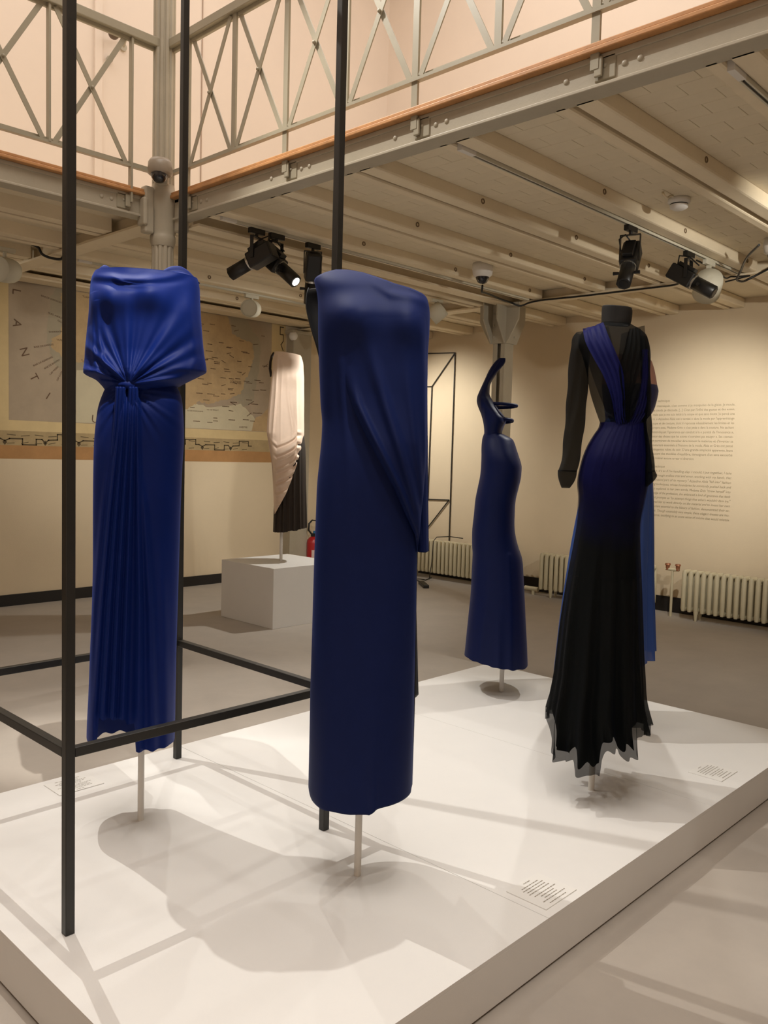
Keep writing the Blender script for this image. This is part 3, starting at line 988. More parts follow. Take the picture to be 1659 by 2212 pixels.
# ---- draped royal blue gown in the cage
p = onplane(304, 1771, 2, HP)
D1 = Fr(p[0], p[1], HP)
g1 = empty('evening_gown', tuple(D1.b), D1.rz, 'royal blue draped gown with cape bodice knotted at the waist, inside the black cage', 'gown')
D1.xm = 300
ku, kz = D1.px(279, 836)
sk = D1.rows([(836, 230, 384), (850, 224, 390), (862, 219, 393), (880, 213, 395), (910, 208, 396.5), (950, 204, 397), (1000, 202, 394), (1100, 201, 390), (1200, 201, 387), (1300, 199, 384), (1400, 195, 381), (1500, 191, 379), (1560, 188, 378), (1600, 187, 377)])
fold1 = ridges(D1, [
    [(848, 265, 9, 7), (950, 256, 11, 7), (1100, 240, 11, 8), (1300, 222, 13, 10), (1530, 207, 14, 12)],
    [(848, 272, 9, 6), (950, 266, 12, 7), (1100, 254, 12, 8), (1300, 240, 13, 10), (1530, 227, 15, 11)],
    [(848, 282, 10, 6), (950, 277, 12, 7), (1100, 268, 13, 8), (1300, 257, 14, 9), (1530, 247, 15, 10)],
    [(848, 290, 10, 6), (950, 287, 12, 7), (1100, 282, 12, 7), (1300, 275, 13, 9), (1530, 267, 14, 11)],
    [(848, 297, 9, 6), (950, 298, 10, 7), (1100, 299, 10, 8), (1300, 302, 12, 10), (1530, 300, 12, 14)],
    [(980, 300, 0, 8), (1100, 312, 6, 10), (1300, 324, 9, 12), (1530, 330, 9, 16)],
    [(960, 240, 0, 8), (1100, 224, 6, 8), (1300, 206, 8, 9), (1560, 196, 9, 12)],
    [(1150, 345, 0, 14), (1300, 352, 4, 14), (1560, 358, 6, 18)]])
rad1 = radial(ku, D1.zz(843), [(23, .3, .6), (37, 1.2, .4)], .0065, .04, .15, .9, 2.9)
rad1b = radial(ku, D1.zz(843), [(23, 1.0, .6), (37, .2, .4)], .0065, .04, .15, -2.9, -.9)
def mod1s(U, V, Z, c, s, q):
    f = np.clip(s * 3, 0, 1)
    V = V + f * (2.1 * fold1(U, Z) + rad1(U, Z) + rad1b(U, Z))
    V = V + .006 * np.clip(q - .3, 0, 1) * np.cos(U * 70 + 2 * s) * np.clip(-s * 2, 0, 1)
    return U, V, Z
ul, ur = sk[-1, 1], sk[-1, 2]
def cx1(x): return (D1.px(x, 1570)[0] - (ul + ur) / 2) / ((ur - ul) / 2)
hemx = np.array([-1, cx1(200), cx1(213), cx1(215), cx1(240), cx1(262), cx1(270), cx1(274), cx1(290), cx1(294), cx1(330), 1])
hemy = np.array([1580, 1580, 1578, 1523, 1521, 1522, 1522, 1535, 1534, 1588, 1592, 1594])
hemz = np.array([D1.zz(y) for y in hemy])
def zb1(c, s):
    if s > 0: return float(np.interp(c, hemx, hemz)) + .0015 * math.sin(c * 24)
    zs = D1.zz(1580) if c < 0 else D1.zz(1594)
    zmid = D1.zz(1606 if c < -.1 else 1630)
    return float(zs + (zmid - zs) * min(1, -s * 1.6)) + .005 * math.sin(c * 17)
dd = [(D1.zz(838), .105), (D1.zz(900), .125), (D1.zz(1000), .125), (D1.zz(1300), .125), (D1.zz(1600), .14)]
loft('skirt', sk, dd, M_royal, g1, nu=420, nt=200, mod=mod1s, zbot=zb1, n=2.4)
bd = D1.rows([(596, 205, 427), (603, 201, 429), (615, 197, 431), (640, 194, 432), (680, 192, 434), (720, 188, 437), (760, 184, 441), (796, 181, 446), (799, 180.5, 445), (806, 180, 433), (811, 180, 424), (814, 183, 418), (824, 205, 400), (834, 217, 382), (843, 225, 360), (851, 229, 340)])
dd = [(D1.zz(596), .112), (D1.zz(606), .115), (D1.zz(640), .126), (D1.zz(680), .135), (D1.zz(760), .135), (D1.zz(815), .15), (D1.zz(838), .135), (D1.zz(850), .108)]
kz2 = D1.zz(838)
r1a = radial(ku, kz2, [(9, .4, .45), (17, 1.4, .35), (31, .5, .25)], .015, .05, .27, -1.75, 1.75)
ch = ridges(D1, [[(600, 240, 0, 20), (625, 262, 8, 12), (632, 300, 0, 12)],
                 [(640, 205, 5, 9), (700, 203, 10, 8), (780, 206, 10, 8), (840, 222, 6, 8)],
                 [(660, 213, 3, 7), (720, 214, 10, 7), (790, 226, 10, 8), (838, 250, 4, 8)],
                 [(640, 400, 0, 12), (700, 408, 6, 14), (780, 420, 7, 14), (820, 405, 4, 12)]])
b1u, b1z = D1.px(232, 655); b2u, b2z = D1.px(322, 648)
def mod1b(U, V, Z, c, s, q):
    f = np.clip(s * 2.5, 0, 1)
    bust = .040 * np.exp(-(((U - b1u) / .055) ** 2 + ((Z - b1z) / .05) ** 2)) + .036 * np.exp(-(((U - b2u) / .06) ** 2 + ((Z - b2z) / .05) ** 2))
    zc = D1.zz(622) + 1.6 * (U - ku) ** 2
    cowl = .010 * np.exp(-((Z - zc) / .011) ** 2) * np.exp(-((U - ku) / .12) ** 2) - .012 * np.exp(-((Z - zc + .022) / .012) ** 2) * np.exp(-((U - ku) / .12) ** 2)
    zc2 = D1.zz(637) + 1.0 * (U - ku) ** 2
    cowl = cowl + .007 * np.exp(-((Z - zc2) / .007) ** 2) * np.exp(-((U - ku - .02) / .07) ** 2)
    V = V + f * (bust + cowl + ch(U, Z) + r1a(U, Z))
    return U, V, Z
loft('cape_bodice', bd, dd, M_royal, g1, nu=360, nt=200, mod=mod1b, n=2.2)
# gathered shoulders
for (xa, ya, xb, yb, h, d) in ((206, 598, 250, 596, .045, .03), (350, 595, 431, 612, .050, .05)):
    mb = []
    ua, za = D1.px(xa, ya); ub, zb_ = D1.px(xb, yb)
    nt_, nu_ = 40, 40
    P = np.zeros((nt_, nu_, 3))
    for i in range(nt_):
        t = i / (nt_ - 1)
        for j in range(nu_):
            a = PI * j / (nu_ - 1)
            wv = 1 + .10 * math.sin(a * 9 + 4 * t)
            uu = ua + (ub - ua) * t
            hh = h * math.sin(PI * min(1, max(0, t * .8 + .15))) * wv
            P[i, j] = (uu, d * math.cos(a) * wv + .03, za + (zb_ - za) * t + hh * math.sin(a) - .006)
    grid_mesh('shoulder_gather', P, M_royal, g1)
# knot and hanging tails at the waist
kn = MB()
vs = []; nt_, nu_ = 26, 20
P = np.zeros((nt_, nu_, 3))
for i in range(nt_):
    t = i / (nt_ - 1)
    x = 258 + 46 * t
    uu, zz_ = D1.px(x, 838 - 3 * math.sin(t * 3))
    for j in range(nu_):
        a = 2 * PI * j / nu_
        r = .017 * (math.sin(PI * (t * .9 + .05)) ** .5) * (1 + .12 * math.sin(3 * a + 6 * t))
        P[i, j] = (uu, -.128 - r * .8 * math.cos(a), zz_ + r * math.sin(a))
grid_mesh('waist_knot', P, M_royal, g1, True)
for xa, xb, xc in ((263, 259, 254), (289, 288, 284)):
    nt_, nu_ = 40, 24
    P = np.zeros((nt_, nu_, 3))
    for i in range(nt_):
        t = i / (nt_ - 1)
        y = 842 + 150 * t
        x = np.interp(t, [0, .5, 1], [xa, xb, xc])
        uu, zz_ = D1.px(x, y)
        for j in range(nu_):
            s_ = j / (nu_ - 1) * 2 - 1
            P[i, j] = (uu + .013 * s_ * (1 + .3 * t), -(.122 + .016 * (1 - t) ** .6 - .016 * t) - .008 * math.cos(s_ * 1.5) - .003 * math.cos(s_ * 9), zz_)
    grid_mesh('sash_tail', P, M_royal, g1, False, .003)
stand(D1, D1.zz(900), .0105, 'white stand pole carrying the royal blue draped gown', form=(D1.rows([(640, 250, 370), (720, 245, 360), (830, 250, 330), (900, 240, 350)]), [(D1.zz(640), .05), (D1.zz(900), .06)]))

# ---- navy column gown with diagonal drape
p = onplane(772, 1890, 2, HP)
D2 = Fr(p[0], p[1], HP)
D2.xm = 790
g2 = empty('evening_gown', tuple(D2.b), D2.rz, 'navy column gown with an asymmetric diagonal drape, next to the cage', 'gown')
fr2 = D2.rows([(590, 678, 905), (616, 681, 912), (640, 687, 917), (655, 689, 921), (690, 690, 925), (720, 690, 924), (770, 691, 921), (830, 693, 920), (880, 695, 919), (920, 698, 918), (960, 696, 917), (1000, 692, 915), (1050, 687, 911), (1100, 685, 906), (1200, 681, 899), (1300, 678, 897), (1400, 675, 895), (1500, 672, 893), (1600, 670, 891), (1690, 668, 889), (1715, 672, 888)])
topx = [676, 690, 712, 735, 760, 790, 820, 850, 880, 905, 920]; topy = [618, 608, 600, 594.5, 596, 604, 618, 632, 640, 648, 658]
def ctop(c, s):
    i = np.interp(D2.zz(630), fr2[::-1, 0], fr2[::-1, 1]); j = np.interp(D2.zz(630), fr2[::-1, 0], fr2[::-1, 2])
    u = (i + j) / 2 + c * (j - i) / 2
    us = [D2.px(x, y)[0] for x, y in zip(topx, topy)]; zs = [D2.px(x, y)[1] for x, y in zip(topx, topy)]
    return float(np.interp(u, us, zs))
def cbot(c, s):
    ul, ur = fr2[-1, 1], fr2[-1, 2]
    u = (ul + ur) / 2 + c * (ur - ul) / 2
    xs = [660, 670, 680, 700, 760, 798, 805, 812, 850, 884, 886, 895]; ys = [1690, 1698, 1706, 1709, 1713, 1713, 1708, 1702, 1698, 1694, 1686, 1684]
    us = [D2.px(x, y)[0] for x, y in zip(xs, ys)]; zs = [D2.px(x, y)[1] for x, y in zip(xs, ys)]
    return float(np.interp(u, us, zs))
dep2 = [(D2.zz(590), .065), (D2.zz(612), .088), (D2.zz(650), .108), (D2.zz(700), .13), (D2.zz(760), .13), (D2.zz(900), .115), (D2.zz(1000), .125), (D2.zz(1300), .13), (D2.zz(1715), .15)]
bu1, bz1 = D2.px(770, 705); bu2, bz2 = D2.px(880, 715)
f2 = ridges(D2, [[(735, 735, 0, 14), (800, 740, 5, 12), (860, 742, 6, 10), (1000, 755, 4, 14), (1300, 760, 2, 20)],
                 [(1300, 720, 0, 30), (1500, 715, 5, 30), (1690, 700, 8, 22)], [(1300, 800, 0, 30), (1500, 806, 5, 24), (1700, 806, 9, 12)]])
def mod2(U, V, Z, c, s, q):
    f = np.clip(s * 3, 0, 1)
    bust = .038 * np.exp(-(((U - bu1) / .07) ** 2 + ((Z - bz1) / .06) ** 2)) + .036 * np.exp(-(((U - bu2) / .05) ** 2 + ((Z - bz2) / .06) ** 2))
    zc = D2.zz(652) + 3.0 * (U - D2.px(905, 650)[0]) * (U - D2.px(780, 600)[0]) * .0
    swag = .010 * np.exp(-((Z - np.interp(U, [D2.px(760, 600)[0], D2.px(840, 660)[0], D2.px(915, 665)[0]], [D2.zz(612), D2.zz(655), D2.zz(664)])) / .014) ** 2) * np.clip((U - D2.px(800, 640)[0]) / .06, 0, 1)
    V = V + f * (bust + f2(U, Z) + swag)
    return U, V, Z
vc2 = np.array([(D2.zz(590), .0), (D2.zz(640), .03), (D2.zz(900), .02), (D2.zz(1715), 0)])
loft('front_panel', fr2, dep2, M_navy, g2, nu=240, nt=240, th=(-.12, PI + .12), n=2.5, vc=vc2, ztop=ctop, zbot=cbot, mod=mod2, solid=.003)
bk2 = D2.rows([(600, 676, 900), (612, 671, 912), (626, 665, 918), (640, 661, 921), (660, 660, 922), (680, 663, 922), (700, 668, 921), (725, 675, 920), (750, 683, 919), (790, 692, 918), (900, 697, 916), (1100, 686, 903), (1300, 679, 899), (1500, 673, 896), (1690, 669, 890)])
loft('back_panel', bk2, [(D2.zz(600), .04), (D2.zz(650), .10), (D2.zz(900), .11), (D2.zz(1690), .15)], M_navy_in, g2, nu=80, nt=100, th=(PI - .1, 2 * PI + .1), n=2.3, vc=[(D2.zz(600), -.02), (D2.zz(1690), -.01)], solid=.003, ztop=lambda c, s: ctop(c, s) - (.012 if c < -.5 else .03))
# side slit panel of the back showing on the right
P = np.zeros((60, 14, 3))
for i in range(60):
    t = i / 59; y = 1180 + (1523 - 1180) * t
    ua, za = D2.px(np.interp(t, [0, 1], [893, 888]), y); ub, zb_ = D2.px(np.interp(t, [0, 1], [899, 908]), y)
    for j in range(14):
        s_ = j / 13
        P[i, j] = (ua + (ub - ua) * s_, .06 + .05 * s_ ** 2, za + (zb_ - za) * s_)
grid_mesh('slit_panel', P, M_navy_in, g2, False, .003)
# diagonal drape in front
tL = [(655, 715), (700, 722), (760, 734), (845, 744), (880, 757), (920, 777), (960, 800), (1000, 822), (1050, 849), (1100, 871), (1150, 893), (1175, 897), (1187, 897)]
nt_, nu_ = 170, 130
ys = np.linspace(668, 1187, nt_)
P = np.zeros((nt_, nu_, 3))
dr = ridges(D2, [[(690, 782, 0, 24), (760, 796, 4, 20), (820, 812, 9, 17), (900, 836, 16, 15), (1000, 868, 17, 13), (1100, 896, 14, 9), (1180, 906, 8, 8)],
                 [(800, 757, 0, 16), (840, 764, 5, 14), (880, 775, 12, 11), (960, 812, 16, 11), (1050, 856, 16, 10), (1150, 897, 10, 7), (1187, 902, 8, 7)],
                 [(760, 870, 0, 20), (860, 880, 9, 16), (960, 893, 12, 12), (1080, 908, 12, 8), (1180, 914, 8, 8)],
                 [(690, 896, 0, 16), (740, 904, 6, 12), (860, 908, 4, 10), (960, 914, 9, 8), (1100, 917, 10, 8), (1187, 918, 8, 8)]])
dk = np.array(dep2); o_ = np.argsort(dk[:, 0])
for i, y in enumerate(ys):
    xl = np.interp(y, [a for a, b in tL], [b for a, b in tL]); xr = np.interp(y, [668, 700, 760, 1000, 1187], [922, 924, 921.5, 921, 923])
    ul, z1 = D2.px(xl, y); ur, z2 = D2.px(xr, y)
    for j in range(nu_):
        s_ = j / (nu_ - 1)
        U = ul + (ur - ul) * s_; Z = z1 + (z2 - z1) * s_
        za_ = np.array([Z])
        fl = catmull(fr2[:, 0], fr2[:, 1], za_)[0]; frr = catmull(fr2[:, 0], fr2[:, 2], za_)[0]
        cc = np.clip((U - (fl + frr) / 2) / ((frr - fl) / 2), -.999, .999)
        vb = catmull(dk[:, 0], dk[:, 1], za_)[0] * (1 - abs(cc) ** 2.5) ** (1 / 2.5) + catmull(vc2[:, 0], vc2[:, 1], za_)[0]
        lift = np.interp(y, [668, 760, 800, 860, 960, 1187], [-.004, .004, .007, .014, .030, .040])
        lift = lift - np.interp(y, [668, 790, 850, 900], [.010, .012, .008, 0]) * (1 - min(1, s_ * 2.2)) ** 1.5
        edge = -.030 * math.exp(-((U - ul) / .010) ** 2) * np.interp(y, [820, 870, 1187], [0, 1, 1]) - .028 * math.exp(-((ur - U) / .008) ** 2)
        P[i, j] = (U, -(vb + lift + edge), Z)
U_, Z_ = P[..., 0], P[..., 2]
P[..., 1] -= dr(U_, Z_) + (0.036 * np.exp(-(((U_ - bu2) / .05) ** 2 + ((Z_ - bz2) / .06) ** 2)) + .038 * np.exp(-(((U_ - bu1) / .07) ** 2 + ((Z_ - bz1) / .06) ** 2)))
grid_mesh('diagonal_drape', P, M_navy, g2, False, .004)
# small strap loop at the neckline
ua, za = D2.px(866, 630)
pts = [(ua + .018 * math.cos(a), .02, za + .016 * math.sin(a)) for a in np.linspace(0, PI, 10)]
MB().tube(pts, .003, 6).build('strap_loop', M_navy_in, g2)
stand(D2, D2.zz(1000), .0105, 'white stand pole carrying the navy column gown', form=(D2.rows([(680, 730, 880), (760, 725, 880), (900, 725, 860), (1000, 720, 870)]), [(D2.zz(680), .04), (D2.zz(1000), .05)]))

# ---- backless halter gown seen from the side
p = onplane(1083, 1493, 2, HP)
D3 = Fr(p[0], p[1], HP)
D3.xm = 1080
g3 = empty('evening_gown', tuple(D3.b), D3.rz, 'dark blue backless halter gown with strap loops, seen from the side', 'gown')
s3 = D3.rows([(937, 1046, 1086), (942, 1044, 1097), (948, 1042, 1107), (955, 1041, 1111), (970, 1040, 1116), (985, 1040, 1121), (1010, 1039, 1127), (1030, 1037, 1125.5), (1050, 1033, 1121), (1080, 1027, 1114), (1110, 1024, 1112), (1150, 1020, 1113), (1180, 1020, 1120), (1200, 1021, 1127), (1240, 1019, 1131), (1280, 1017, 1133), (1340, 1011, 1136), (1400, 1005, 1139), (1432, 1002, 1140), (1455, 1002, 1140)])
f3 = ridges(D3, [[(1200, 1060, 0, 20), (1300, 1050, 5, 20), (1430, 1035, 10, 20)], [(1190, 1100, 3, 12), (1300, 1105, 6, 20), (1430, 1105, 10, 20)], [(1300, 1080, 0, 14), (1430, 1078, 7, 14)]])
def mod3(U, V, Z, c, s, q):
    return U, V + np.clip(s * 3, 0, 1) * f3(U, Z) + .012 * np.clip(q - .6, 0, 1) * np.cos(U * 45) * np.clip(-s * 3, 0, 1), Z
def zb3(c, s):
    if s > -.05: return D3.zz(float(np.interp(c, [-1, -.5, 0, .5, 1], [1415, 1417, 1424, 1428, 1432]))) + .002 * math.sin(c * 20)
    t = min(1, -s * 2)
    return D3.zz(1424 + t * float(np.interp(c, [-1, -.45, -.4, .0, .1, .5, .55, 1], [-6, -4, 16, 18, 27, 27, 15, 8])))
loft('skirt', s3, [(D3.zz(937), .105), (D3.zz(1000), .16), (D3.zz(1150), .15), (D3.zz(1250), .16), (D3.zz(1455), .20)], M_side, g3, nu=200, nt=160, mod=mod3, zbot=zb3)
b3 = D3.rows([(774, 1078, 1092), (779, 1072, 1092), (787, 1065, 1089), (795, 1059.5, 1082), (805, 1054, 1074), (815, 1049.5, 1067.5), (825, 1045, 1061.5), (836, 1040, 1058), (850, 1034, 1057.5), (858, 1031, 1060), (866, 1030, 1065), (880, 1033, 1074), (895, 1039, 1086), (905, 1042, 1093), (911, 1043.5, 1093), (920, 1045, 1089), (930, 1046, 1085.5), (942, 1046, 1084)])
hf3 = ridges(D3, [[(776, 1084, 4, 5), (800, 1068, 5, 5), (825, 1055, 5, 5), (850, 1050, 2, 6)], [(790, 1066, 3, 4), (815, 1053, 5, 4), (840, 1042, 3, 5)]])
loft('halter_bodice', b3, [(D3.zz(774), .020), (D3.zz(800), .034), (D3.zz(836), .065), (D3.zz(866), .12), (D3.zz(905), .125), (D3.zz(942), .105)], M_side, g3, nu=160, nt=140, mod=lambda U, V, Z, c, s, q: (U, V + np.clip(s * 3, 0, 1) * hf3(U, Z), Z))
for (xa, ya, xb, yb, d) in ((1066, 873, 1116, 880, .07), (1086, 907, 1107, 911, .07)):
    ua, za = D3.px(xa, ya); ub, zb_ = D3.px(xb, yb)
    pts = []
    for k in range(33):
        a = -PI / 2 + PI * k / 32
        pts.append((ua + (ub - ua) * math.cos(a), d * math.sin(a), (za + zb_) / 2 - .006 * math.sin(a)))
    MB().tube(pts, .0085, 8).build('back_strap', M_side, g3)
stand(D3, D3.zz(1000), .012, 'white stand pole carrying the backless halter gown')

# ---- blue gown half hidden behind the black one
D5 = Fr(*(CAM[:2] + (ray(1318, 1400)[:2]) * 3.95), HP)
D5.xm = 1318
g5 = empty('evening_gown', tuple(D5.b), D5.rz, 'pale blue chiffon gown with rose shoulder, half hidden behind the black gown', 'gown')
s5 = D5.rows([(905, 1308, 1392), (950, 1300, 1402), (1020, 1282, 1409), (1080, 1256, 1411), (1160, 1239, 1411), (1240, 1227, 1410), (1330, 1215, 1411), (1420, 1206, 1413), (1460, 1202, 1414)])
def mod5(U, V, Z, c, s, q):
    a = np.arctan2(s, c)
    r = .012 * np.clip(q - .15, 0, 1) * (np.cos(17 * a) + .5 * np.cos(29 * a + 1))
    return U + r * c, V + r * s, Z
def zb5(c, s): return D5.zz(float(np.interp(c, [-1, -.6, .3, .75, .8, .95, 1], [1455, 1452, 1425, 1415, 1412, 1410, 1398])))
loft('skirt', s5, [(D5.zz(905), .11), (D5.zz(1050), .15), (D5.zz(1460), .22)], M_periw, g5, nu=260, nt=90, mod=mod5, zbot=zb5)
b5 = D5.rows([(833, 1300, 1420), (845, 1300, 1422.5), (860, 1302, 1420), (875, 1304, 1416), (888, 1306, 1411), (900, 1307, 1402), (910, 1308, 1392)])
loft('bodice', b5, [(D5.zz(833), .13), (D5.zz(910), .11)], M_bod5, g5, nu=100, nt=50)
y5 = D5.rows([(768, 1320, 1388), (771, 1312, 1398), (777, 1308, 1405), (790, 1304, 1411), (810, 1302, 1416), (834, 1300, 1420)])
loft('rose_yoke', y5, [(D5.zz(768), .06), (D5.zz(834), .13)], M_skin, g5, nu=100, nt=40)
stand(D5, D5.zz(1000), .0115, 'white stand pole carrying the half hidden pale blue gown')

# ---- sheer black gown with blue panels
p = onplane(1277, 1706, 2, HP)
D4 = Fr(p[0], p[1], HP)
D4.xm = 1310
g4 = empty('evening_gown', tuple(D4.b), D4.rz, 'sheer black long sleeved gown with high collar and indigo panels', 'gown')
cyl4 = D4.rows([(664, 1302, 1364), (671, 1301, 1365), (697, 1300, 1361), (701, 1300, 1358)])
def tilt(U, V, Z, c, s, q):
    return U, V, Z - .10 * (U - D4.px(1331, 680)[0]) - .04 * V
loft('collar', cyl4, [(D4.zz(664), .058), (D4.zz(701), .055)], M_collar, g4, nu=60, nt=20, mod=tilt, solid=.004)
bod4 = [(697, 1300, 1358), (703, 1288, 1366), (711, 1270, 1380), (722, 1254, 1394), (740, 1249, 1400), (770, 1258, 1402), (800, 1266, 1403), (850, 1275, 1403), (880, 1284, 1401), (900, 1291, 1398), (917, 1297, 1395)]
B4 = D4.rows(bod4)
dB4 = [(D4.zz(697), .05), (D4.zz(722), .085), (D4.zz(780), .12), (D4.zz(850), .115), (D4.zz(917), .095)]
u4, z4 = D4.px(1345, 918)
rad4 = radial(u4, z4, [(19, .3, .6), (31, .9, .4)], .008, .05, .22, -1.4, 1.4)
def mod4b(U, V, Z, c, s, q): return U, V + np.clip(s * 3, 0, 1) * rad4(U, Z), Z
loft('sheer_bodice', B4, dB4, M_sheer, g4, nu=200, nt=120, mod=mod4b)
def on_body(fr, rows, depth, x, y, ofs):
    rows = np.asarray(rows); dk = np.asarray(depth)
    U, Z = fr.px(x, y)
    l = catmull(rows[:, 0], rows[:, 1], np.array([Z]))[0]; r = catmull(rows[:, 0], rows[:, 2], np.array([Z]))[0]
    b = catmull(dk[:, 0], dk[:, 1], np.array([Z]))[0]
    c = max(-.995, min(.995, (U - (l + r) / 2) / ((r - l) / 2)))
    v = b * (1 - abs(c) ** 2.3) ** (1 / 2.3)
    return U, -(v + ofs), Z
def panel(path, wd, nm, mt, ofs=.006, back=False):
    n_, k_ = 60, 16
    ys = np.array([q[1] for q in path], float); xs = np.array([q[0] for q in path], float); ws = np.array(wd, float)
    tt = np.linspace(0, 1, len(path)); P = np.zeros((n_, k_, 3))
    for i in range(n_):
        t = np.array([i / (n_ - 1)])
        x = catmull(tt, xs, t)[0]; y = catmull(tt, ys, t)[0]; w_ = catmull(tt, ws, t)[0]
        for j in range(k_):
            s_ = j / (k_ - 1) - .5
            q = on_body(D4, B4, dB4, x + s_ * w_, y - s_ * w_ * .25, ofs + .004 * math.cos(s_ * 25))
            P[i, j] = q if not back else (q[0], -q[1], q[2])
    return grid_mesh(nm, P, mt, g4)
panel([(1281, 706), (1290, 740), (1306, 775), (1324, 815), (1334, 860), (1338, 900), (1342, 918)], [44, 48, 46, 40, 28, 22, 20], 'indigo_panel', M_bluepanel)
panel([(1370, 714), (1370, 750), (1362, 790), (1356, 830), (1352, 870), (1350, 900), (1348, 918)], [24, 42, 50, 34, 16, 18, 18], 'dark_panel', M_sheer2)
panel([(1392, 760), (1394, 810), (1392, 850), (1386, 880), (1378, 900), (1368, 918)], [14, 18, 24, 28, 28, 24], 'indigo_panel', M_slip)
panel([(1290, 706), (1300, 770), (1320, 850), (1340, 918)], [50, 60, 46, 30], 'back_drape', M_sheer, .004, True)
panel([(1368, 708), (1366, 770), (1358, 850), (1350, 918)], [50, 60, 46, 30], 'back_drape', M_sheer, .004, True)
sk4 = [(914, 1298, 1394), (925, 1295, 1395), (940, 1285, 1396), (960, 1273, 1397), (980, 1264, 1398), (1010, 1255, 1398), (1045, 1249, 1397), (1080, 1251, 1391), (1133, 1246, 1383), (1170, 1240, 1383), (1250, 1226, 1385), (1345, 1212, 1387), (1408, 1205, 1388), (1455, 1200, 1390), (1500, 1192, 1392), (1530, 1186, 1396), (1570, 1182, 1402), (1640, 1180, 1404)]
S4 = D4.rows(sk4)
dS4 = [(D4.zz(914), .095), (D4.zz(1000), .14), (D4.zz(1133), .13), (D4.zz(1345), .16), (D4.zz(1640), .22)]
def mod4s(U, V, Z, c, s, q):
    a = np.arctan2(s, c)
    r = .022 * np.clip((q - .30) / .7, 0, 1) ** 1.2 * (np.cos(13 * a + .6) + .5 * np.cos(23 * a + 1.7)) * .8
    fl = .05 * np.clip((q - .93) / .07, 0, 1) * np.cos(29 * a + 1.0) * .35
    r = r + fl
    return U + r * c * .5, V + r * s, Z
hx4 = [1180, 1187, 1192, 1214, 1240, 1243, 1256, 1298, 1301, 1312, 1340, 1343, 1358, 1380, 1384, 1402]
hy4 = [1526, 1545, 1600, 1612, 1607, 1622, 1631, 1631, 1600, 1584, 1590, 1600, 1603, 1606, 1575, 1568]
hu4 = np.array([(D4.px(x, 1600)[0] - (S4[-1, 1] + S4[-1, 2]) / 2) / ((S4[-1, 2] - S4[-1, 1]) / 2) for x in hx4])
hz4 = np.array([D4.px(x, y)[1] for x, y in zip(hx4, hy4)])
def zb4(c, s):
    if s > -.1: return float(catmull(hu4, hz4, np.array([c]))[0]) + .002 * math.sin(c * 33)
    return D4.zz(1578 + 14 * math.sin(c * 9)) + .004 * math.sin(c * 31)
loft('sheer_skirt', S4, dS4, M_sheer2, g4, nu=420, nt=180, mod=mod4s, zbot=zb4)
def zb4b(c, s): return (zb4(c, s) if s > 0 else D4.zz(1560)) + .032 + .01 * math.sin(c * 23)
def zb4c(c, s): return D4.zz(1240)
loft('black_underskirt', S4, dS4, mat('black_lining_skirt', srgb(4, 5, 6), .8, spec=.15), g4, nu=240, nt=120, mod=mod4s, zbot=zb4b, inset=.018)
loft('indigo_yoke', S4, dS4, M_slipfade, g4, nu=200, nt=90, inset=-.004, zbot=zb4c, mod=lambda U, V, Z, c, s, q: (U, V + .0007 * np.cos(33 * np.arctan2(s, c) + 25 * Z) + .0005 * np.cos(57 * np.arctan2(s, c) + 8 * Z), Z))
_nt = M_slipfade.node_tree
_tc = _nt.nodes.new('ShaderNodeTexCoord'); _sp = _nt.nodes.new('ShaderNodeSeparateXYZ'); _mr = _nt.nodes.new('ShaderNodeMapRange')
_nz = _nt.nodes.new('ShaderNodeTexNoise'); _nz.inputs['Scale'].default_value = 9
_ad = _nt.nodes.new('ShaderNodeMath'); _ad.operation = 'MULTIPLY_ADD'; _ad.inputs[1].default_value = .35
_nt.links.new(_tc.outputs['Object'], _sp.inputs[0]); _nt.links.new(_tc.outputs['Object'], _nz.inputs['Vector'])
_nt.links.new(_nz.outputs['Fac'], _ad.inputs[0]); _nt.links.new(_sp.outputs['Z'], _ad.inputs[2]); _nt.links.new(_ad.outputs[0], _mr.inputs[0])
_mr.inputs[1].default_value = float(D4.zz(1185)) + .17; _mr.inputs[2].default_value = float(D4.zz(1010)) + .17; _mr.inputs[3].default_value = 0.0; _mr.inputs[4].default_value = .66
_nt.links.new(_mr.outputs[0], [n for n in _nt.nodes if n.type == 'MIX_SHADER'][0].inputs[0])
sl = D4.rows([(718, 1246, 1272), (726, 1239, 1274), (750, 1233, 1274), (800, 1228, 1272), (850, 1225, 1269), (900, 1222, 1265), (950, 1218, 1259), (1000, 1212, 1251), (1018, 1207, 1247)])
sw = lambda U, V, Z, c, s, q: (U + .0015 * np.cos(24 * q + 3 * c), V + .003 * np.cos(6 * c + 9 * q), Z)
loft('sleeve', sl, [(D4.zz(718), .035), (D4.zz(760), .06), (D4.zz(1018), .055)], M_sheer2, g4, nu=70, nt=80, mod=sw, vc=[(D4.zz(718), -.01), (D4.zz(1018), .03)])
cfl = D4.rows([(1016, 1206, 1247), (1026, 1206, 1246), (1040, 1209, 1241), (1053, 1214, 1232)])
def cuffm(U, V, Z, c, s, q): return U, V, Z + .010 * s * 0
loft('cuff', cfl, [(D4.zz(1016), .05), (D4.zz(1053), .04)], M_sheer2, g4, nu=50, nt=20, vc=[(D4.zz(1016), .03), (D4.zz(1053), .035)])
sr = D4.rows([(728, 1384, 1399), (740, 1382, 1402), (780, 1384, 1404.5), (850, 1384, 1406), (920, 1386, 1407), (980, 1388, 1410), (1018, 1387, 1414)])
loft('sleeve', sr, [(D4.zz(728), .035), (D4.zz(780), .055), (D4.zz(1018), .055)], M_sheer2, g4, nu=60, nt=70, mod=sw, vc=[(D4.zz(728), 0), (D4.zz(1018), .03)])
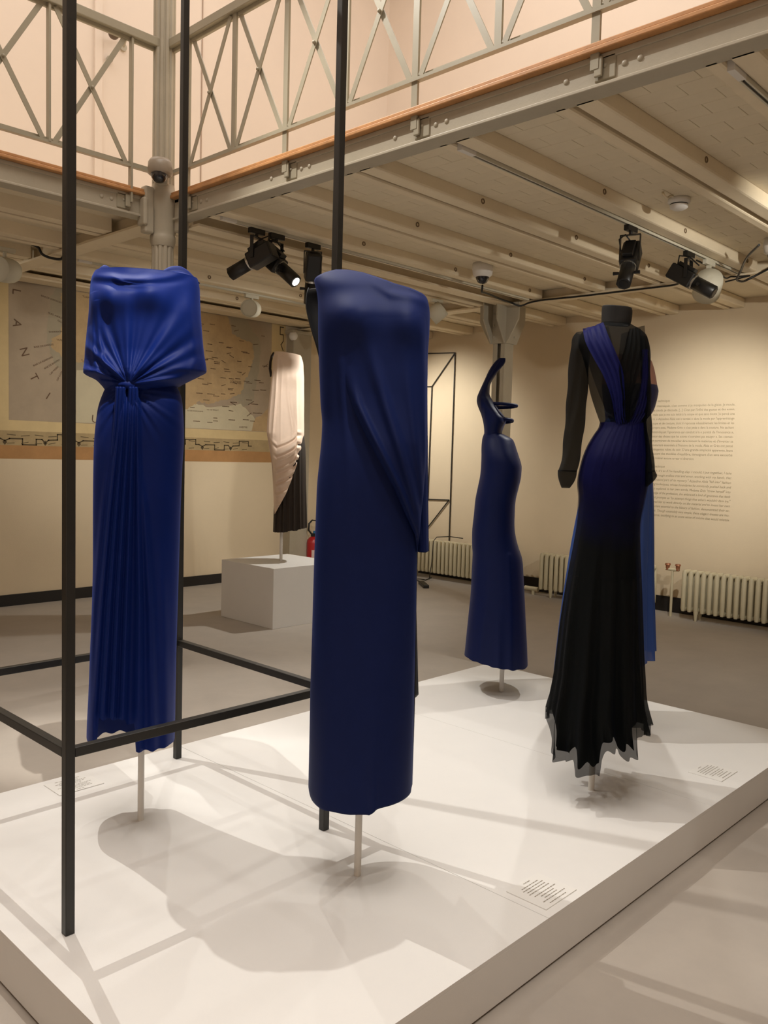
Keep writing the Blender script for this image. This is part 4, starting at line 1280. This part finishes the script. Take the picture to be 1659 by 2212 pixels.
cfr = D4.rows([(1016, 1386, 1414), (1027, 1384, 1418), (1037, 1386, 1412), (1050, 1390, 1398)])
loft('cuff', cfr, [(D4.zz(1016), .05), (D4.zz(1050), .04)], M_sheer2, g4, nu=50, nt=20, vc=[(D4.zz(1016), .03), (D4.zz(1050), .035)])
stand(D4, D4.zz(1150), .0115, 'white stand pole carrying the sheer black gown')

# ---- cream and black draped gown on the plinth
D6 = Fr(4.485, 5.465, 0.48)
D6.xm = 620
q = D6.px(607, 1200)
g6 = empty('evening_gown', tuple(D6.b), D6.rz, 'cream draped gown over a black skirt, standing on the white box plinth', 'gown')
k6 = D6.rows([(925, 598, 655), (960, 595, 659), (1050, 593, 661), (1100, 592, 662), (1146, 591, 663)])
def mod6k(U, V, Z, c, s, q):
    a = np.arctan2(s, c); r = .008 * q * (np.cos(19 * a) + .6 * np.cos(31 * a + 1))
    return U + r * c * .4, V + r * s, Z
loft('black_skirt', k6, [(D6.zz(925), .12), (D6.zz(1146), .15)], M_brownblack, g6, nu=160, nt=60, mod=mod6k, zbot=lambda c, s: D6.zz(float(np.interp(c, [-1, -.2, -.1, .4, .5, 1], [1149, 1146, 1143, 1143, 1140, 1138]))))
c6 = D6.rows([(761, 594, 640), (766, 592, 648), (776, 590, 653), (800, 588, 656), (850, 583, 657), (900, 578, 657), (935, 576, 657), (945, 580, 656), (960, 584, 655), (1000, 588, 652), (1050, 590, 650), (1110, 592, 648)])
d6 = [(D6.zz(761), .05), (D6.zz(780), .10), (D6.zz(850), .135), (D6.zz(940), .145), (D6.zz(1000), .14), (D6.zz(1110), .165)]
def zt6(c, s): return D6.zz(761 + 6 * (c * .5 + .5) ** 2)
def zb6(c, s):
    if s < 0: return D6.zz(1000)
    return D6.zz(float(np.interp(c, [-1, -.95, -.6, -.1, .25, .6, .85, 1], [1095, 1110, 1092, 1066, 1040, 1008, 975, 950])))
u6, z6 = D6.px(641, 925)
v6 = ridges(D6, [[(765, 600, 6, 10), (850, 596, 14, 9), (930, 590, 14, 9), (950, 588, 4, 9)], [(800, 590, 8, 9), (900, 582, 12, 9), (940, 581, 6, 8)], [(780, 620, 0, 14), (860, 622, 6, 12), (930, 632, 10, 12)], [(800, 640, 0, 12), (880, 640, 9, 10), (925, 642, 12, 10)], [(860, 630, 0, 10), (925, 638, 10, 9)], [(790, 610, 2, 9), (860, 607, 6, 8), (960, 606, 3, 9)]])
def mod6(U, V, Z, c, s, q):
    f = np.clip(s * 3, 0, 1)
    du = U - u6
    # swags: curves sagging to the left of the hip knot
    sg = Z - (z6 - .03) + np.where(du < 0, 1.25 * np.sqrt(np.abs(-du * .16)) * .55 - 2.0 * np.clip(-du - .16, 0, 1) ** 1 * .55, 0)
    below = 1 / (1 + np.exp((sg + .0) * 60))
    ph = sg * 2 * PI / .070
    sw_ = .015 * np.cos(ph) + .006 * np.cos(1.7 * ph + 1)
    bust = .03 * np.exp(-(((U - D6.px(625, 810)[0]) / .08) ** 2 + ((Z - D6.zz(815)) / .07) ** 2))
    f = np.clip(s * 1.4, 0, 1)
    V = V + f * (bust + v6(U, Z) * (1 - below) + sw_ * below * np.clip((1 - np.abs(c)) * 3, 0, 1) + .014 * below)
    return U, V, Z
loft('cream_drape', c6, d6, M_cream, g6, nu=260, nt=220, mod=mod6, ztop=zt6, zbot=zb6)
ua = [D6.px(x, y) for x, y in ((592, 760), (587, 768), (584, 780), (583, 795), (586, 812))]
MB().tube([(a, .06, b) for a, b in ua], .011, 8).build('armhole_rim', M_brownblack, g6)
stand(D6, D6.zz(960), .013, 'white stand pole carrying the cream and black gown on the plinth', ofs=(q[0], 0), form=(D6.rows([(790, 605, 640), (960, 603, 640)]), [(D6.zz(790), .04), (D6.zz(960), .05)]))

# ------------------------------------------------------------------ lighting tracks and lamps
def track(y, x0, x1, label):
    e = empty('lighting_track', ((x0 + x1) / 2, y - .014, ZTILE), 0, label, 'track')
    h = (x1 - x0) / 2
    mb = MB().box((-h, -.013, ZB - .012 - ZTILE), (h, -.006, -.004)); mb.box((-h, .006, ZB - .012 - ZTILE), (h, .013, -.004)); mb.box((-h, -.006, -.02), (h, .006, -.004))
    mb.build('rail', M_drum, e)
    MB().box((-h + .12, -.0055, ZB - .008 - ZTILE), (h, .0055, -.021)).build('slot', M_lamp, e)
    MB().box((-h - .002, -.0135, ZB - .0125 - ZTILE), (-h + .10, .0135, -.0045)).build('end_feed', M_white, e)
    return e
track(joist_Y[8], 2.95, 6.10, 'pale lighting track carrying the lamps beside the white drum lamp')
track(joist_Y[11], 2.95, 6.10, 'pale lighting track carrying the three black lamps')
track(joist_Y[6], 2.95, 6.10, 'pale lighting track at the gallery edge with no lamps in view')
track(joist_Y[14], 2.95, 6.10, 'pale lighting track carrying the drum lamp by the map')

def lamp(x, y, aim, label, drop=.13, lit=False, knobs=True, wide=.085):
    z0 = ZB - .012
    e = empty('track_lamp', (x, y - .014, z0), 0, label, 'spotlight')
    a = Vector(aim).normalized()
    MB().box((-.055, -.016, -.032), (.055, .016, 0)).build('track_adapter', M_lamp, e, .003)
    side = a.cross(Vector((0, 0, 1)))
    side = side.normalized() if side.length > .05 else Vector((1, 0, 0))
    piv = Vector((0, 0, -.04 - drop))
    yk = MB()
    yk.cyl((0, 0, -.03), (0, 0, -.05), .010, n=10)
    yk.bar(Vector((0, 0, -.05)) - side * .058, Vector((0, 0, -.05)) + side * .058, .022, .005)
    for s in (-1, 1):
        yk.bar(side * (s * .056) + Vector((0, 0, -.05)), side * (s * .056) + piv, .022, .005, side)
    yk.build('yoke', M_lamp, e)
    up = side.cross(a).normalized()
    R = Matrix((side, up, a)).transposed()
    def T(mb):
        mb.v = [tuple(piv + R @ Vector(v)) for v in mb.v]; return mb
    b = MB().box((-.050, -.05, -.13), (.050, .05, .045))
    T(b).build('lamp_housing', M_lamp, e, .012)
    T(MB().box((-.03, .05, -.10), (.03, .075, .02))).build('heat_sink', M_lamp, e, .004)
    T(MB().cyl((0, 0, .04), (0, 0, .055), .046, n=20)).build('joint_ring', M_steel, e)
    br = T(MB().lathe([(.020, .05), (.043, .055), (.043, .195), (.038, .198)], n=8)).build('barrel', M_lamp, e)
    T(MB().cyl((0, 0, .1985), (0, 0, .2), .026, n=20)).build('lens', M_lens if lit else M_glass, br)
    if knobs:
        for s in (-1, 1):
            T(MB().cyl((s * .043, 0, .10), (s * .075, 0, .10), .008, .010, n=10)).build('shutter_knob', M_lamp, br)
    T(MB().tube([(0, .05, -.11), (.03, .10, -.12), (.05, .12, -.05), (.03, .10, .03)], .0045, 6)).build('lead', M_lamp, e)
    tip = Vector(e.location) + piv + a * .215
    return e, tip, a

def drum(x, y, aim, label, r=.08, ln=.13, stem=.10):
    z0 = ZB - .012
    e = empty('drum_lamp', (x, y - .014, z0), 0, label, 'spotlight')
    MB().box((-.07, -.015, -.03), (.07, .015, 0)).build('track_adapter', M_drum, e, .003)
    a = Vector(aim).normalized()
    c = Vector((0, 0, -.03 - stem - r * .5))
    MB().bar((0, 0, -.03), c, .03, .014).build('stem', M_drum, e)
    q = Vector((0, 0, 1)).rotation_difference(a).to_matrix()
    MB().lathe([(r * .2, -ln * .6), (r * .92, -ln * .55), (r, -ln * .3), (r, ln * .5), (r * .93, ln * .5), (r * .9, ln * .42)], c, 32, q).build('drum_shell', M_drum, e)
    MB().cyl(c + a * (ln * .40), c + a * (ln * .41), r * .9, n=28).build('diffuser', M_drum, e)
    return e, Vector(e.location) + c + a * (ln * .55), a

def lampspot(t, target, power, ang, **k):
    return spot(tuple(t[1] + t[2] * .01), target, power, ang, **k)

l1 = lamp(3.206, joist_Y[11], (-.35, .85, -.42), 'black track lamp turned towards the map, first of three', .14, knobs=False)
lampspot(l1, (3.85, YW, 1.8), 45, 52, blend=.9)
l2 = lamp(3.36, joist_Y[11], (.18, -.76, -.62), 'black track lamp with glowing lens, middle of three', .14, lit=True)
lampspot(l2, (2.4, 2.1, .15), 14, 60)
l3 = lamp(3.66, joist_Y[11], (.22, .34, -.92), 'black track lamp pointing straight down, last of three', .15)
lampspot(l3, (4.47, 5.43, 1.70), 40, 28, blend=.6)
l4 = lamp(4.516, joist_Y[8], (-.62, -.18, -.76), 'black track lamp tilted steeply down, beside the smoke detector', .16)
lampspot(l4, (3.0, 2.0, .2), 30, 60)
l5 = lamp(5.29, joist_Y[8], (.10, -.82, -.50), 'black track lamp in front of the white drum lamp', .13)
lampspot(l5, (5.4, .0, .6), 60, 70)
d1 = drum(5.60, joist_Y[8], (.75, .45, -.45), 'large white drum lamp on the track near the wall text', .09, .15, .09)
lampspot(d1, (XW, 3.15, 1.45), 108, 70, blend=1.0)
d2 = drum(4.52, joist_Y[14], (-.75, -.55, -.1), 'white drum lamp hanging in front of the map', .075, .14, .05)
d3 = drum(2.42, 5.99, (-.8, -.55, -.1), 'white drum lamp under the map side gallery', .085, .15, .08)
d4 = drum(6.0, joist_Y[15], (.75, .0, -.6), 'white drum lamp hidden behind the navy gown', .075, .13, .05)
lampspot(d4, (XW, 6.15, 1.5), 96, 80, blend=1.0)
d5 = drum(0.9, 6.33, (.7, .6, -.4), 'added white drum lamp, out of view, washing the left end of the map', .08, .14, .06)
lampspot(d5, (4.2, YW, 1.6), 16, 90, blend=1.0)  # added lamp, body and beam, to brighten the map wall
d6_ = drum(4.2, joist_Y[5], (.7, .5, -.5), 'added white drum lamp, out of view, for fill beyond the platform corner', .08, .14, .06)
lampspot(d6_, (7.0, 3.6, .7), 80, 120, blend=1.0)  # added lamp giving wide fill under the joisted gallery
d7 = drum(5.6, joist_Y[12], (-.4, .6, -.6), 'added white drum lamp for fill behind the navy gown, over the plinth', .075, .13, .05)
lampspot(d7, (4.4, 6.0, .6), 90, 130, blend=1.0)  # added lamp that lifts the plinth and the wall behind it

# ------------------------------------------------------------------ detectors, cameras, cables
sd = empty('smoke_detector', (4.45, 2.105, ZTILE), 0, 'white smoke detector on the ceiling between two joists', 'detector')
MB().lathe([(.001, 0), (.058, 0), (.06, -.02), (.05, -.03)], n=28).build('base', M_white, sd)
MB().lathe([(.046, -.028), (.046, -.036)], n=28).build('sensing_gap', M_lamp, sd)
MB().lathe([(.048, -.036), (.047, -.05), (.03, -.06), (.001, -.062)], n=28).build('cap', M_white, sd)
def dome(x, y, label):
    e = empty('dome_camera', (x, y, ZTILE), 0, label, 'camera')
    MB().lathe([(.001, 0), (.075, 0), (.078, -.04), (.07, -.085), (.052, -.10)], n=28).build('housing', M_white, e)
    MB().lathe([(.050, -.095), (.047, -.115), (.035, -.137), (.018, -.148), (.001, -.15)], n=28).build('dome', M_glass, e)
    return e
dome(5.05, 3.885, 'white dome camera on the ceiling by the gusseted column')
dome(5.60, 1.99, 'white dome camera at the end of the joist beyond the drum lamp')
sc2 = empty('security_camera', (2.69, 4.445, 2.985), YAW - PI / 2, 'beige security camera strapped to the fluted column', 'camera')
MB().lathe([(.001, .085), (.055, .08), (.068, .06), (.072, .0), (.060, -.01)], n=28).build('hood', mat('camera_beige', srgb(150, 138, 122), .35), sc2)
MB().sphere((0, -.02, -.012), .048, 20, 12).build('lens_dome', M_glass, sc2)
MB().box((-.04, .02, -.05), (.04, .065, .035)).build('mount_block', M_grey, sc2, .012)

def cable(pts, r, label, mt=None):
    # smooth polyline
    P = np.array(pts, float); n = len(P); t = np.arange(n)
    tt = np.linspace(0, n - 1, n * 7)
    Q = np.stack([catmull(t.astype(float), P[:, i], tt) for i in range(3)], -1)
    return tag(MB().tube(Q.tolist(), r, 6).build('power_cable', mt or M_lamp), label, 'cable')
cable([(5.06, 3.89, 2.662), (5.11, 3.93, 2.625), (5.25, 4.02, 2.655), (5.55, 4.18, 2.70), (5.97, 4.32, 2.725), (6.09, 4.27, 2.70), (6.13, 4.20, 2.725), (6.14, 4.05, 2.735), (6.15, 3.7, 2.73), (6.15, 3.2, 2.728), (6.14, 2.93, 2.725), (5.95, 2.75, 2.72), (5.62, 2.62, 2.66)], .008, 'black cable from the dome camera along the cross beam')
cable([(5.34, 2.0, 2.73), (5.55, 2.15, 2.715), (5.80, 2.28, 2.70), (5.95, 2.36, 2.66), (6.08, 2.36, 2.68), (6.13, 2.28, 2.73), (6.11, 2.16, 2.77)], .008, 'black cable looping at the joist end beyond the drum lamp')
cable([(5.50, 2.46, 2.73), (5.78, 2.44, 2.71), (6.0, 2.47, 2.70), (6.10, 2.46, 2.725), (6.14, 2.35, 2.725), (6.13, 2.52, 2.70)], .006, 'black cable hanging at the end of the lamp track')
cable([(2.57, 5.9, 2.78), (2.61, 5.88, 2.76), (2.63, 5.86, 2.715), (2.70, 5.86, 2.70), (2.76, 5.86, 2.705), (2.80, 5.88, 2.75)], .010, 'black cable crossing the beam under the map side gallery')
cable([(4.30, 2.13, 2.825), (4.28, 2.11, 2.80), (4.30, 2.10, 2.785), (4.33, 2.11, 2.80), (4.36, 2.108, 2.812), (4.378, 2.107, 2.814)], .006, 'cream wire leading to the smoke detector', M_ceil)
